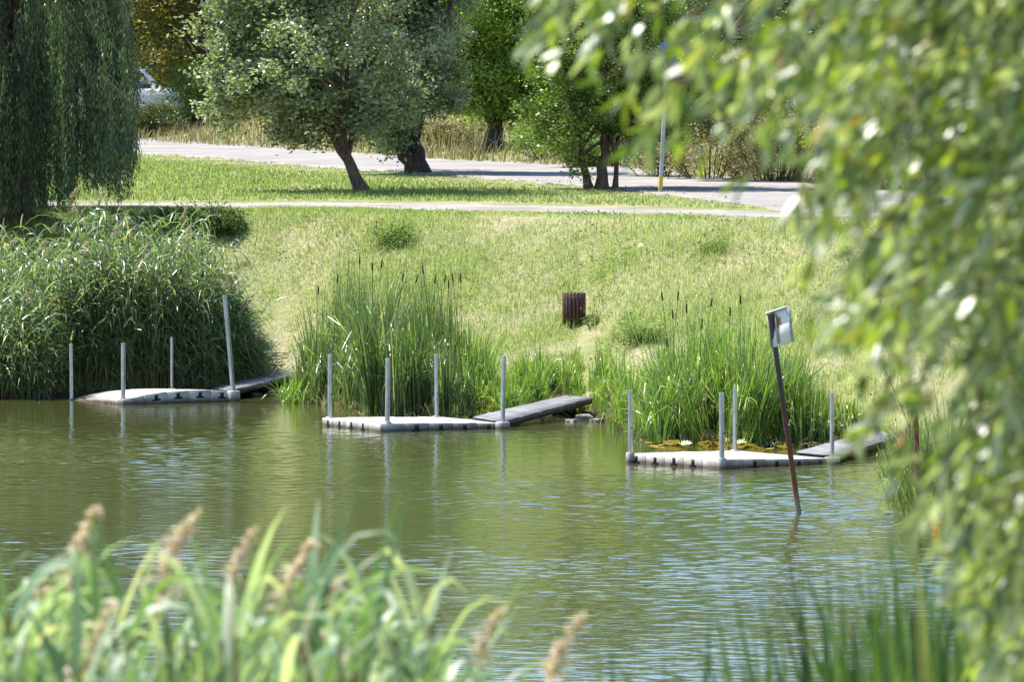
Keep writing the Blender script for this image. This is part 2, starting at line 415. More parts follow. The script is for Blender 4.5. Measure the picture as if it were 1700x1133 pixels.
fade = np.clip((X + 18) / 3, 0, 1) * np.clip((13 - X) / 3, 0, 1) * np.clip((Y - 74) / 2, 0, 1) * np.clip((141 - Y) / 2, 0, 1)
shore = np.clip((np.interp(X, YS_X, YS_Y) - Y) / 6, .6, 1)
Z *= mod * fade * shore * WAVE
i, j = np.meshgrid(np.arange(len(wx) - 1), np.arange(len(wy) - 1), indexing='ij'); n = len(wy)
F = np.stack([i * n + j, (i + 1) * n + j, (i + 1) * n + j + 1, i * n + j + 1], -1).reshape(-1, 4)
mb.add(np.stack([X, Y, Z], -1).reshape(-1, 3), F)
tag(link('water', mb.mesh('water', M['water'], True)), kind='structure')

ROAD_FAR = [(-200, 214), (0, 224), (150, 232), (240, 237), (400, 246), (560, 256), (740, 268), (900, 276), (1050, 284), (1150, 292), (1300, 302), (1450, 315), (1700, 332), (2000, 350)]
ROAD_NEAR = [(-200, 236), (0, 246), (150, 253), (240, 258), (380, 267), (500, 277), (620, 286), (740, 292), (860, 301), (960, 307), (1100, 320), (1230, 334), (1300, 347), (1500, 356), (1700, 362), (2000, 376)]
PATH_FAR = [(-200, 331), (200, 334), (400, 334), (600, 333), (800, 336), (1000, 341), (1200, 346), (1330, 350), (1440, 352)]
PATH_NEAR = [(-200, 338), (200, 339), (400, 341), (600, 342), (800, 346), (1000, 350), (1200, 355), (1330, 358), (1440, 356)]
def plane_pt(px, py, z=3.36): return AZ(px, py, z)
def edge(curve, n, seed, amp):
    rg = np.random.default_rng(seed)
    px = np.linspace(curve[0][0], curve[-1][0], n); py = np.interp(px, [c[0] for c in curve], [c[1] for c in curve])
    w = rg.normal(0, amp, n); w = np.convolve(w, [.25, .5, .25], 'same')
    return [plane_pt(a, b + c) for a, b, c in zip(px, py, w)]
def strip(name, fa, ne, mat, dz, seed, n=420, rows=16):
    A = edge(fa, n, seed, .9); B = edge(ne, n, seed + 1, 1.1)
    t = np.concatenate([[0, .006], np.linspace(.03, .97, rows - 4), [.994, 1]])
    P = np.array([[tuple(a.lerp(b, float(k))) for k in t] for a, b in zip(A, B)])
    P[:, :, 2] = G(P[:, :, 0], P[:, :, 1]) + dz
    P[:, 0, 2] -= dz + .06; P[:, -1, 2] -= dz + .06
    i, j = np.meshgrid(np.arange(n - 1), np.arange(rows - 1), indexing='ij')
    F = np.stack([i * rows + j, i * rows + j + 1, (i + 1) * rows + j + 1, (i + 1) * rows + j], -1).reshape(-1, 4)
    mb = MB(); mb.add(P.reshape(-1, 3), F)
    tag(link(name, mb.mesh(name, mat, True)), kind='structure')
strip('road', ROAD_FAR, ROAD_NEAR, M['road'], .03, 5)
strip('footpath', PATH_FAR, PATH_NEAR, M['path'], .022, 9)

def to_px(P):
    P = np.asarray(P, float); d = P - np.array([0, 0, CAMZ])
    f = d[:, 1] * cp - d[:, 2] * sp; u = d[:, 1] * sp + d[:, 2] * cp
    return CX + FPX * d[:, 0] / f, CY - FPX * u / f
def on_way(P, pad=1.0):
    px, py = to_px(P)
    r = (py > np.interp(px, *zip(*ROAD_FAR)) - pad) & (py < np.interp(px, *zip(*ROAD_NEAR)) + pad * .2 - .8)
    f = (py > np.interp(px, *zip(*PATH_FAR)) - pad * .5) & (py < np.interp(px, *zip(*PATH_NEAR)) + pad * 2) & (px < 1450)
    return r | f

# ------------------------------------------------------------ grass
def trim(P):
    px, py = to_px(P); d = py - np.interp(px, *zip(*PATH_NEAR)); e = py - np.interp(px, *zip(*ROAD_NEAR))
    k = np.where(d > 0, np.clip(d / 22, .12, 1), 1) * np.where(e > 0, np.clip(e / 16, .25, 1), 1)
    return k
GANGS = [((386, 648, 136.6), (352, 644, 138.2), (512, 616, 140.2), (474, 611, 141.6)),
         ((834, 700.5, 126.9), (786, 692.5, 128.4), (985, 660, 130.4), (940, 656, 131.9)),
         ((1386, 758, 116.6), (1322, 751, 118.0), (1492, 725, 120.6), (1452, 714, 122.0))]
GANG = [[AT(*v) for v in q] for q in GANGS]
def on_gang(P):
    bad = np.zeros(len(P), bool)
    for q in GANG:
        A_, B_, C2, D2_ = [np.array(v)[:2] for v in q]
        c = (A_ + B_) / 2; d = (C2 + D2_) / 2 - c; L = np.linalg.norm(d); d = d / L; nn = np.array([-d[1], d[0]])
        r = P[:, :2] - c; a = r @ d; b = r @ nn; w = abs((B_ - A_) @ nn) / 2 + .25
        bad |= (a > -1.5) & (a < L + .15) & (abs(b) < w)
    return bad
def vnoise(x, y, seed, sc_):
    rg = np.random.default_rng(seed); v = 0
    for k in range(6):
        a, b, c, d = rg.uniform(-1, 1, 4); v = v + np.sin((x * a + y * b) * sc_ * (1 + .5 * k) + c * 9) * math.cos(d)
    return v / 3
def grass(name, label, n, region, hfun, wfun, mat, seed, lean=.35, droop=.9, seg=3, keep=None):
    rg = np.random.default_rng(seed)
    x0, x1, y0, y1 = region
    x = rg.uniform(x0, x1, n); y = rg.uniform(y0, y1, n)
    P = np.stack([x, y, G(x, y)], 1)
    ok = (P[:, 2] > .05) & ~on_way(P) & ~on_gang(P)
    if keep is not None: ok &= keep(P, rg)
    P = P[ok]; N = len(P)
    h = hfun(P, rg) * trim(P); w = wfun(P, rg)
    mb = MB()
    ribbons(mb, P, cone_dirs(N, rg, lean), h, w, rg.uniform(.1, droop, N), rg, seg, np.interp(np.arange(seg + 1) / seg, [0, .5, 1], [1, .85, .1]))
    o = link(name, mb.mesh(name, mat)); tag(o, label, kind='stuff')
    return o
def h_bank(P, rg):
    v = vnoise(P[:, 0], P[:, 1], 3, .9); t = rg.random(len(P))
    return (.13 + .09 * np.clip(v, -1, 1.5)) * (.6 + .9 * t) + .16 * (t > .985)
grass('bank_grass', 'tall meadow grass covering the sloping bank, green fading to straw', 560000, (-18, 15, 119, 151), h_bank,
      lambda P, rg: rg.uniform(.007, .013, len(P)), M['grass'], 11, .45, 1.2, keep=lambda P, rg: (vnoise(P[:, 0], P[:, 1], 41, .8) + .5 * vnoise(P[:, 0], P[:, 1], 43, 2.5) < .62) | (rg.random(len(P)) < .4) | (P[:, 0] < -1.5))
def kl(P, rg):
    yr = 193.5 - 3.1 * P[:, 0]
    return P[:, 1] < yr - 1
grass('lawn_grass', 'short mown grass between the footpath and the road', 110000, (-17, 10, 149.5, 212), lambda P, rg: rg.uniform(.04, .12, len(P)),
      lambda P, rg: rg.uniform(.015, .03, len(P)), M['lawn'], 12, .5, 1.0, 2, kl)
def kd(P, rg):
    yr = 193.5 - 3.1 * P[:, 0]
    return P[:, 1] > yr - .5
grass('dry_grass', 'tall straw coloured grass along the far side of the road', 90000, (-24, 16, 160, 262), lambda P, rg: rg.uniform(.15, .65, len(P)) * (1 + .5 * vnoise(P[:, 0], P[:, 1], 8, .5)),
      lambda P, rg: rg.uniform(.02, .04, len(P)), M['straw'], 13, .3, .9, 3, kd)
rg = np.random.default_rng(19); n_ = 90000
x = rg.uniform(-10, 11, n_); y = rg.uniform(122, 149, n_); v = vnoise(x, y, 23, 1.1) + vnoise(x, y, 29, 3.0) * .7
P = np.stack([x, y, G(x, y)], 1); ok = (v > .45) & (P[:, 2] > .15) & ~on_way(P, 3) & ~on_gang(P); P = P[ok]; P[:, 2] += rg.random(len(P)) ** .7 * .24 * np.clip(v[ok] - .3, 0, 1) * trim(P)
mb = MB(); leaves(mb, P, rg.uniform(.03, .07, len(P)), rg, .6)
tag(link('bank_weeds', mb.mesh('bank_weeds', M['weed_light'])), 'patches of low broad leaved weeds among the bank grass', kind='stuff')
# near bank, below and behind the camera
grass('near_bank_grass', 'grass on the near bank under the camera', 9000, (-4, 4, 8, 34), lambda P, rg: rg.uniform(.1, .4, len(P)),
      lambda P, rg: rg.uniform(.006, .012, len(P)), M['grass'], 14)

# ------------------------------------------------------------ floating docks
u_mb = MB(); box(u_mb, (0, 0, -.2), (.468, .468, .40), bev=.008); PONT = u_mb.mesh('pontoon', M['plastic'])
s_mb = MB()
box(s_mb, (0, 0, 0), (.07, .02, .09)); box(s_mb, (0, 0, -.055), (.17, .018, .035)); SLOT = s_mb.mesh('connector_slot', M['dark'])
t_mb = MB(); box(t_mb, (0, 0, 0), (.05, .24, .012), bev=.01); TABM = t_mb.mesh('coupling_seam', M['plastic'])
def dock(front_px, ang, hcorner, poles, label, arch=None):
    """front_px: waterline pixel of the front corner; ang: angle of the right-hand edge; hcorner: deck heights"""
    L = 2.35; n = 5; c = L / n
    p0 = AZ(front_px[0], front_px[1], 0)
    root = empty('floating_dock', p0, ang); tag(root, label, 'dock', 'floating docks on the pond')
    f, r_, b, l_ = hcorner or (0, 0, 0, 0)
    def h(u, v):
        if arch: return arch(u, v)
        return f * (1 - u) * (1 - v) + r_ * u * (1 - v) + b * u * v + l_ * (1 - u) * v
    rg = np.random.default_rng(int(front_px[0]))
    for i in range(n):
        for j in range(n):
            u, v = (i + .5) / n, (j + .5) / n
            o = link('pontoon', PONT, root)
            o.location = (u * L, v * L, h(u, v) + rg.normal(0, .003))
            o.rotation_euler = (math.atan((h(u, v + .1) - h(u, v - .1)) / (.2 * L)), -math.atan((h(u + .1, v) - h(u - .1, v)) / (.2 * L)), 0)
            if j == 0 and i > 0:
                s = link('connector_slot', SLOT, o); s.location = (0, -.229, -.075)
            if i == 0 and j > 0:
                s = link('connector_slot', SLOT, o); s.location = (-.228, 0, -.075); s.rotation_euler = (0, 0, R(90))
            if j == 4:
                s = link('connector_slot', SLOT, o); s.location = (0, .228, -.075)
            if i == 4:
                s = link('connector_slot', SLOT, o); s.location = (.228, 0, -.075); s.rotation_euler = (0, 0, R(90))
    for (u, v, ht, lean, leany, rr) in poles:
        z = h(u, v)
        bm_ = MB(); 
        br_ = .13 if (u > .95 and v < .1) else .075
        tube(bm_, [(0, 0, -.30), (0, 0, .0), (0, 0, .018)], [br_, br_, br_ - .01], 20)
        bo = link('pole_bracket', bm_.mesh('pole_bracket', M['plastic'], False), root); bo.location = (u * L, v * L, z + .004)
        pm = MB(); tube(pm, [(-lean * .4, -leany * .4, -1.0), (0, 0, 0), (lean * .5 * ht, leany * .5 * ht, ht * .5), (lean * ht, leany * ht, ht)], rr, 14)
        po = link('pole', pm.mesh('pole', M['steel'], True), root); po.location = (u * L, v * L, z)
        cm_ = MB(); tube(cm_, [(0, 0, 0), (0, 0, .05)], rr + .006, 14)
        for zz in (.42,):
            bl = MB(); tube(bl, [(0, -rr - .012, 0), (0, rr + .012, 0)], .012, 6)
            q = link('bolt', bl.mesh('bolt', M['dark']), po); q.location = (lean * zz, leany * zz, zz)
    return root, h, p0
d1, h1, p1 = dock((203, 673), math.atan2(1.19, 2.03), None,
    [(.02, .93, 1.07, -.01, 0, .036), (.04, .06, 1.05, 0, 0, .042), (.93, .93, 1.0, 0, 0, .032), (1.0, .0, 1.83, -.085, .03, .044)],
    'leftmost floating dock, its left corner dipping into the water below tall plumed reeds',
    lambda u, v: .09 + .48 * u - .39 * u * u - .11 * v * (1 - .5 * u))
d2, h2, p2 = dock((632, 718), math.atan2(1.08, 2.10), (.157, .10, .104, .141),
    [(.03, .93, 1.13, 0, 0, .037), (.07, .03, 1.13, .01, 0, .044), (.94, .95, 1.12, -.01, 0, .036), (1.0, -.03, 1.18, .02, 0, .042)],
    'middle floating dock, level in front of the cattails and left of the litter bin')
d3, h3, p3 = dock((1198, 780), math.atan2(1.47, 1.81), (.157, .085, .109, .148),
    [(.0, .96, 1.03, -.01, 0, .036), (.02, .02, 1.07, -.01, 0, .042), (.94, .95, 1.02, 0, 0, .036), (1.0, .0, 1.06, 0, 0, .036)],
    'rightmost floating dock beside the water lilies and behind the leaning rusty post')

# ------------------------------------------------------------ gangways
def gangway(ns, fs, ne, fe, label, n=16):
    A, B, C_, D_ = [AT(*q) for q in (ns, fs, ne, fe)]
    root = empty('gangway', A); tag(root, label, 'gangway', 'gangways from the bank to the docks')
    mb = MB(); rg = np.random.default_rng(int(ns[0]))
    for k in range(n):
        t0, t1 = k / n + .0035, (k + 1) / n - .0035
        q = [A.lerp(C_, t0), A.lerp(C_, t1), B.lerp(D_, t1), B.lerp(D_, t0)]
        dz = rg.normal(0, .004)
        top = [(v - A) + Vector((0, 0, dz)) for v in q]; bot = [v - Vector((0, 0, .035)) for v in top]
        V = [tuple(v) for v in bot + top]
        mb.add(V, [[0, 3, 2, 1], [4, 5, 6, 7], [0, 1, 5, 4], [1, 2, 6, 5], [2, 3, 7, 6], [3, 0, 4, 7]])
    link('deck_boards', mb.mesh('deck_boards', M['plank']), root)
    for (s, e, sh) in ((A, C_, .04), (B, D_, -.04)):
        mb = MB(); d = (e - s); side = Vector((d.y, -d.x, 0)).normalized()
        o1 = (s - A) - side * sh - Vector((0, 0, .042)); o2 = (e - A) - side * sh - Vector((0, 0, .042))
        w = side * .025; dn = Vector((0, 0, -.075))
        V = [o1 - w + dn, o1 + w + dn, o2 + w + dn, o2 - w + dn, o1 - w, o1 + w, o2 + w, o2 - w]
        mb.add([tuple(v) for v in V], [[0, 3, 2, 1], [4, 5, 6, 7], [0, 1, 5, 4], [1, 2, 6, 5], [2, 3, 7, 6], [3, 0, 4, 7]])
        link('side_beam', mb.mesh('side_beam', M['dark_wood']), root)
    return root
M['dark_wood'] = noisemat('dark_beam', (.03, .03, .03), (.07, .065, .06), 6, .8)
gangway(*GANGS[0], 'grey plank gangway sloping up from the leftmost dock between reeds and cattails')
gangway(*GANGS[1], 'grey plank gangway from the middle dock to the rocks below the litter bin')
gangway(*GANGS[2], 'grey plank gangway from the rightmost dock to the bank, partly behind willow leaves')

# ------------------------------------------------------------ litter bin
bp_ = AG(953, 547)
k_ = FPX / bp_.y
bin_ = empty('litter_bin', bp_, R(8)); tag(bin_, 'dark brown slatted litter bin standing alone on the grassy bank', 'litter bin')
bh, br = 54 / k_, 19.5 / k_
mb = MB(); ns_ = 18
for q in range(ns_):
    a = q * 2 * math.pi / ns_; ca, sa = math.cos(a), math.sin(a)
    box(mb, (ca * (br - .012), sa * (br - .012), bh / 2 + .015), (.022, 2 * math.pi * br / ns_ * .74, bh - .03), bev=.006, rot=((ca, -sa, 0), (sa, ca, 0), (0, 0, 1)))
link('slats', mb.mesh('slats', M['bin_wood']), bin_)
mb = MB(); tube(mb, [(0, 0, .05), (0, 0, bh - .05)], br - .035, 20); link('liner', mb.mesh('liner', M['dark'], False), bin_)
mb = MB()
for zz in (.12, bh - .08):
    a = np.linspace(0, 2 * math.pi, 25)
    tube(mb, np.stack([np.cos(a) * (br - .028), np.sin(a) * (br - .028), a * 0 + zz], 1), .008, 6, cap=False)
link('hoop', mb.mesh('hoop', M['steel']), bin_)

# ------------------------------------------------------------ leaning post with the sign board
b0 = AZ(1326, 853, 0); kk = FPX / b0.y
tp = AT(1279, 521, b0.y - .15) - b0
post = empty('leaning_sign_post', b0); tag(post, 'leaning rusty post standing in the pond with a weathered white board on top', 'sign post')
nseg = 8; pts = [tp * t for t in np.linspace(-.14, 1, nseg + 1)]
def post_mat():
    m, nt, bs = newmat('post_rust_and_grey')
    p = pos(nt); n = noise(nt, 5, p, 5, .65)
    sx = nt.nodes.new("ShaderNodeSeparateXYZ"); nt.links.new(p, sx.inputs[0])
    h = math_(nt, 'MULTIPLY_ADD', n.outputs[0], .8, sx.outputs[2])
    r = ramp(nt, [(0, (.10, .07, .05)), (.045, (.30, .26, .22)), (.10, (.28, .11, .05)), (.14, (.22, .065, .03)), (.36, (.13, .038, .022)), (.46, (.055, .04, .038)), (1, (.075, .075, .08))])
    mr = math_(nt, 'MULTIPLY', math_(nt, 'SUBTRACT', h, .3), .26)
    nt.links.new(mr, r.inputs[0]); nt.links.new(r.outputs[0], bs.inputs["Base Color"]); bs.inputs["Roughness"].default_value = .7
    return m
mb = MB(); tube(mb, [tuple(p) for p in pts], .040, 14); link('pole', mb.mesh('pole', post_mat(), True), post)
def enamel_mat():
    m, nt, bs = newmat('chipped_white_enamel')
    tc = nt.nodes.new("ShaderNodeTexCoord")
    mp = nt.nodes.new("ShaderNodeMapping"); mp.inputs["Location"].default_value = (-.13, 0, .16); nt.links.new(tc.outputs["Object"], mp.inputs[0])
    ln = nt.nodes.new("ShaderNodeVectorMath"); ln.operation = 'LENGTH'; nt.links.new(mp.outputs[0], ln.inputs[0])
    n = noise(nt, 22, tc.outputs["Object"], 5, .7)
    v = math_(nt, 'MULTIPLY_ADD', n.outputs[0], .16, ln.outputs["Value"])
    r = ramp(nt, [(.13, (.30, .10, .04)), (.17, (.5, .26, .13)), (.21, (.82, .79, .70))]); nt.links.new(v, r.inputs[0])
    nt.links.new(r.outputs[0], bs.inputs["Base Color"]); bs.inputs["Roughness"].default_value = .5
    return m
EN = enamel_mat()
M['frame_metal'] = noisemat('weathered_frame', (.22, .22, .2), (.42, .41, .38), 12, .6, .3)
tl = AT(1276, 522, b0.y - .05); lean = math.atan2(8, 58)
bo = empty('tmp', (0, 0, 0)); bpy.data.objects.remove(bo)
def board_piece(name, c, s, mat, parent=post):
    mb = MB(); box(mb, c, s, bev=min(s) * .2)
    o = link(name, mb.mesh(name, mat), parent); o.location = tl - b0; o.rotation_euler = (R(-5), R(-15), R(-45)); return o
bw, bhh = .38, .50
pn = board_piece('sign_board', (bw / 2 + .01, 0, -bhh / 2), (bw, .012, bhh), EN)
board_piece('top_cap', (bw / 2, -.01, .012), (bw + .03, .09, .022), M['sign_back'])
board_piece('frame_rail', (-.012, 0, -bhh / 2), (.022, .05, bhh), M['frame_metal'])
board_piece('frame_rail', (bw + .025, 0, -bhh / 2), (.018, .05, bhh), M['frame_metal'])
board_piece('frame_rail', (bw * .36, -.02, -bhh * .5), (.035, .02, bhh * .86), M['frame_metal'])

b1 = AZ(1527, 878, 0); tp1 = AT(1520, 690, b1.y) - b1
r1 = MB(); tube(r1, [tuple(tp1 * t) for t in (-.5, 0, .5, 1)], [.04, .04, .038, .036], 12)
o = link('rusty_post', r1.mesh('rusty_post', M['rust'], True)); o.location = b1
tag(o, 'short upright rusty post in the water at the edge of the right-hand reeds', 'post')

# ------------------------------------------------------------ rocks
rg = np.random.default_rng(77)
def rock(px, py, D, s, label):
    p = AT(px, py, D); gz = g(p.x, p.y)
    import bmesh
    bm = bmesh.new(); bmesh.ops.create_icosphere(bm, subdivisions=3, radius=1)
    a, b = rg.uniform(0, 6, 2)
    for v in bm.verts:
        c = v.co
        k = 1 + .18 * math.sin(c.x * 3 + a) * math.cos(c.y * 4 + b) + .12 * math.sin(c.z * 6 + a)
        c *= k
        for ax in range(3): c[ax] = max(-.72, min(.72, c[ax]))
        v.co = Vector((c.x * s * 1.3, c.y * s, c.z * s * .75))
    me = bpy.data.meshes.new('rock'); bm.to_mesh(me); bm.free(); me.materials.append(M['rock'])
    o = link('rock', me); o.location = (p.x, p.y, max(gz, -.05) + s * .25); o.rotation_euler = (0, 0, rg.uniform(0, 6))
    tag(o, label, 'rock', 'rocks along the water edge')
for a in [(968, 694, 129.6, .19, 'rounded grey rock under the outer end of the middle gangway'),
          (948, 700, 129.0, .12, 'small grey rock left of the rounded rock below the middle gangway'),
          (990, 700, 129.0, .13, 'small rock between the middle gangway end and the right cattails'),
          (455, 645, 138.9, .20, 'grey rock in the shadow beneath the leftmost gangway'),
          (425, 650, 138.6, .13, 'small grey rock at the waterline under the leftmost gangway'),
          (1325, 741, 121.6, .13, 'pale rock on the waterline just left of the right gangway foot'),
          (1352, 738, 121.9, .09, 'smallest pale rock beside the right gangway near the waterline')]:
    rock(*a)

# ------------------------------------------------------------ water lilies
lily = empty('water_lily', AZ(1215, 742, 0)); tag(lily, 'water lily patch of yellowing pads and white blooms behind the rightmost dock', 'water lily')
lo = lily.location.copy()
for q in range(46):
    px = rg.normal(1215, 62); py = rg.uniform(737, 748)
    p = AZ(px, py, .0); r0 = rg.uniform(.07, .15)
    mb = MB(); a = np.linspace(.25, 2 * math.pi - .25, 14)
    tz = rg.uniform(0, .05)
    ring = [(math.cos(t) * r0, math.sin(t) * r0, .012 + tz * (1 + math.sin(t))) for t in a]
    mb.add([(0, 0, .012)] + ring, [[0, k + 1, k + 2] for k in range(13)])
    o = link('lily_pad', mb.mesh('lily_pad', M['pad']), lily); o.location = p - lo; o.rotation_euler = (rg.normal(0, .06), rg.normal(0, .06), rg.uniform(0, 6))
for (px, py) in [(1138, 745), (1205, 739), (1247, 739), (1188, 728), (1230, 743)]:
    p = AZ(px, py, .0); mb = MB()
    for ringi, (nn, tilt, ln_) in enumerate([(9, .35, .15), (8, .8, .13), (6, 1.2, .10)]):
        a = np.arange(nn) * 2 * math.pi / nn + ringi * .3
        d = np.stack([np.cos(a) * math.cos(tilt), np.sin(a) * math.cos(tilt), np.full(nn, math.sin(tilt))], 1)
        sd = np.stack([-np.sin(a), np.cos(a), a * 0], 1)
        ribbons(mb, np.tile([0, 0, .03], (nn, 1)), d, ln_, .065, -.3, rg, 3, np.array([.4, 1, .8, .1]), side=sd)
    o = link('lily_flower', mb.mesh('lily_flower', M['petal']), lily); o.location = p - lo

# ------------------------------------------------------------ reeds
def phragmites(root, px_rng, D_rng, n, hfun, seed, leafM, stemM, plumeM, k_leaf=10, lw=.028, ll=.42, lean=.10, plume_frac=.04, zbase=None, plume_at=None, seg=4, top_only=None, plume_sc=1.0, up=(.5, 1.4), dr=(.6, 2.3)):
    rg = np.random.default_rng(seed); o0 = np.array(root.location)
    D = rg.uniform(D_rng[0], D_rng[1], n); px = rg.uniform(px_rng[0], px_rng[1], n)
    if zbase is None: D = np.where(px > 80, np.maximum(D, np.interp(px, [80, 110, 340, 352, 474, 500], [137.2, 138.5, 138.6, 138.9, 142.0, 142.2]) + rg.random(n) * .5), D)
    x = (px - CX) / FPX * D
    z = np.maximum(G(x, D), -.25) if zbase is None else G(x, D)
    h = hfun(px, D) * (np.clip(rg.normal(.90, .16, n), .5, 1.25) if zbase is None else rg.uniform(.86, 1.03, n))
    ok = h > .3; x, D, z, h, px = x[ok], D[ok], z[ok], h[ok], px[ok]; n = len(x)
    base = np.stack([x, D, z], 1)
    d = cone_dirs(n, rg, lean)
    bend = rg.uniform(0, .25, n)
    def along(t, idx):   # position on the stem
        tt = t[:, None]; hh = h[idx][:, None]
        p = base[idx] + d[idx] * hh * tt
        p[:, :2] += (d[idx][:, :2] * 2.0 * bend[idx][:, None]) * hh * tt ** 2
        return p
    ms = MB()
    S = 5; idx = np.arange(n)
    rows = []
    sd = np.cross(d, rg.normal(size=(n, 3))); sd /= np.linalg.norm(sd, axis=1)[:, None]
    sd2 = np.cross(d, sd)
    w = .0045 * (1 if lw > .02 else .6)
    for (s_, ) in ((sd,), (sd2,)):
        rows = []
        for k in range(S + 1):
            p = along(np.full(n, k / S), idx); rows += [p - s_ * w, p + s_ * w]
        V = np.stack(rows, 1) - o0; m_ = (S + 1) * 2
        F = np.array([[2 * k, 2 * k + 1, 2 * k + 3, 2 * k + 2] for k in range(S)])
        ms.add(V.reshape(-1, 3), (np.arange(n)[:, None, None] * m_ + F[None]).reshape(-1, 4))
    link('stems', ms.mesh('stems', stemM), root)
    ml = MB(); NL = n * k_leaf; idx = np.repeat(np.arange(n), k_leaf)
    t0 = .12 if top_only is None else top_only
    t = (np.tile(np.arange(k_leaf), n) + rg.random(NL)) / k_leaf * (1.0 - t0) + t0
    p = along(t, idx) - o0
    az = rg.uniform(0, 2 * math.pi, NL) + np.tile(np.arange(k_leaf) * math.pi, n)
    # leaves mostly stream to the right and towards the viewer with the wind
    out = np.stack([np.cos(az) + .25, np.sin(az) - .15, np.zeros(NL)], 1)
    dl = out * .65 + np.array([0, 0, 1.0]) * rg.uniform(up[0], up[1], NL)[:, None]; dl /= np.linalg.norm(dl, axis=1)[:, None]
    sdl = np.cross(dl, np.array([0, 0, 1.])) + rg.normal(size=(NL, 3)) * .25
    L = ll * rg.uniform(.6, 1.25, NL) * (1 - .35 * np.abs(t - .65)); 
    ribbons(ml, p, dl, L, lw * rg.uniform(.6, 1.15, NL), rg.uniform(dr[0], dr[1], NL), rg, seg, np.interp(np.arange(seg + 1) / seg, [0, .25, .6, 1], [.55, 1, .75, .04]), pw=1.3, side=sdl)
    link('leaves', ml.mesh('leaves', leafM), root)
    # plumes: drooping brushes of fine branchlets
    sel = [q for q in range(n) if rg.random() < plume_frac]
    heads = []
    for q in sel: heads.append((along(np.array([1.0]), np.array([q]))[0], d[q]))
    if plume_at: 
        for (a, b, c) in plume_at: heads.append((np.array(AT(a, b, c)), np.array([0.05, 0, 1.])))
    heads = heads[:95]
    pm = []
    for v in range(5):
        mp = MB(); m_ = 150; t = rg.random(m_) ** .8
        axis_ = np.stack([.10 * t ** 2, t * 0, .26 * t], 1)
        dd = np.stack([rg.normal(.12, .28, m_), rg.normal(0, .28, m_), rg.uniform(.5, 1.2, m_)], 1); dd /= np.linalg.norm(dd, axis=1)[:, None]
        ribbons(mp, axis_, dd, rg.uniform(.04, .10, m_) * (1.2 - .8 * t), .010, 1.2, rg, 3)
        tube(mp, [(0, 0, -.9), (0, 0, 0), (.02, 0, .10)], [.0035, .003, .002], 5)
        pm.append(mp.mesh('plume', plumeM))
    for q, (hp, hd) in enumerate(heads):
        o = link('plume', pm[q % 5], root); o.location = hp - o0; tl_ = 1.0 if zbase is None else .25; o.rotation_euler = (rg.normal(0, .12) * tl_, rg.uniform(-.05, .3) * tl_, rg.uniform(-.7, .7)); s_ = rg.uniform(.75, 1.25) * plume_sc; o.scale = (s_, s_, s_)
def cattails(root, n, px_rng, Dfun, hfun, seed, leafM, lw=.016, per=7, heads=(), spread=.16, head_h=.16, lowmat=None, wsc=1.0):
    rg = np.random.default_rng(seed); o0 = np.array(root.location)
    nc = max(3, n // 9); cpx = rg.uniform(px_rng[0], px_rng[1], nc); ch = rg.uniform(.72, 1.08, nc); cx_ = rg.normal(0, .10, nc); ci = rg.integers(nc, size=n)
    cD = Dfun(cpx, rg)
    px = cpx[ci] + rg.normal(0, 9, n); D = cD[ci] + rg.normal(0, .10, n); x = (px - CX) / FPX * D
    z = np.maximum(G(x, D), -.15); h = hfun(np.clip(px, px_rng[0], px_rng[1])) * ch[ci] * rg.uniform(.8, 1.06, n)
    N = n * per; idx = np.repeat(np.arange(n), per)
    base = np.stack([x, D, z], 1)[idx] + rg.normal(0, .025, (N, 3)) * np.array([1, 1, 0]) - o0
    d = cone_dirs(N, rg, spread); d[:, 0] += cx_[ci][idx]; d /= np.linalg.norm(d, axis=1)[:, None]
    L = h[idx] * rg.uniform(.6, 1.08, N)
    dr = np.where(rg.random(N) < .45, rg.uniform(.4, 2.8, N), rg.uniform(0, .35, N))
    seg = 5
    mb = MB(); ribbons(mb, base, d, L, lw * rg.uniform(.6, 1.2, N) * wsc, dr, rg, seg, np.interp(np.arange(seg + 1) / seg, [0, .3, .7, 1], [.8, 1, .7, .05]), pw=2.2)
    link('leaves', mb.mesh('leaves', leafM), root)
    # low tangle of short blades and dead leaves at the foot
    m2 = n * 5; px2 = rg.uniform(px_rng[0], px_rng[1], m2); D2 = Dfun(px2, rg) - rg.uniform(-.2, .4, m2); x2 = (px2 - CX) / FPX * D2
    b2 = np.stack([x2, D2, np.maximum(G(x2, D2), -.02)], 1) - o0
    mb = MB(); ribbons(mb, b2, cone_dirs(m2, rg, .5), np.minimum(hfun(px2) * .45, .5) * rg.uniform(.4, 1.1, m2), .012, rg.uniform(.2, 2.2, m2), rg, 4)
    link('undergrowth', mb.mesh('undergrowth', lowmat or M['straw_reed']), root)
    hm = MB(); tube(hm, [(0, 0, 0), (0, 0, .012), (0, 0, head_h - .012), (0, 0, head_h)], [.006, .0135, .0135, .004], 8)
    tube(hm, [(0, 0, head_h), (0, 0, head_h + .09)], [.003, .0015], 4); tube(hm, [(0, 0, -1.2), (0, 0, 0)], [.005, .004], 5)
    me = hm.mesh('seed_head', [M['cat_head']])
    for (a, b, c) in heads:
        o = link('seed_head', me, root); o.location = np.array(AT(a, b, c)) - o0; o.rotation_euler = (rg.normal(0, .05), rg.normal(.03, .08), 0)
M['straw_reed'] = leafmat('reed_litter', [(0, (.06, .09, .02)), (.5, (.13, .15, .05)), (.75, (.26, .22, .12)), (1, (.40, .34, .22))], .3, .6, .2, 1.4)

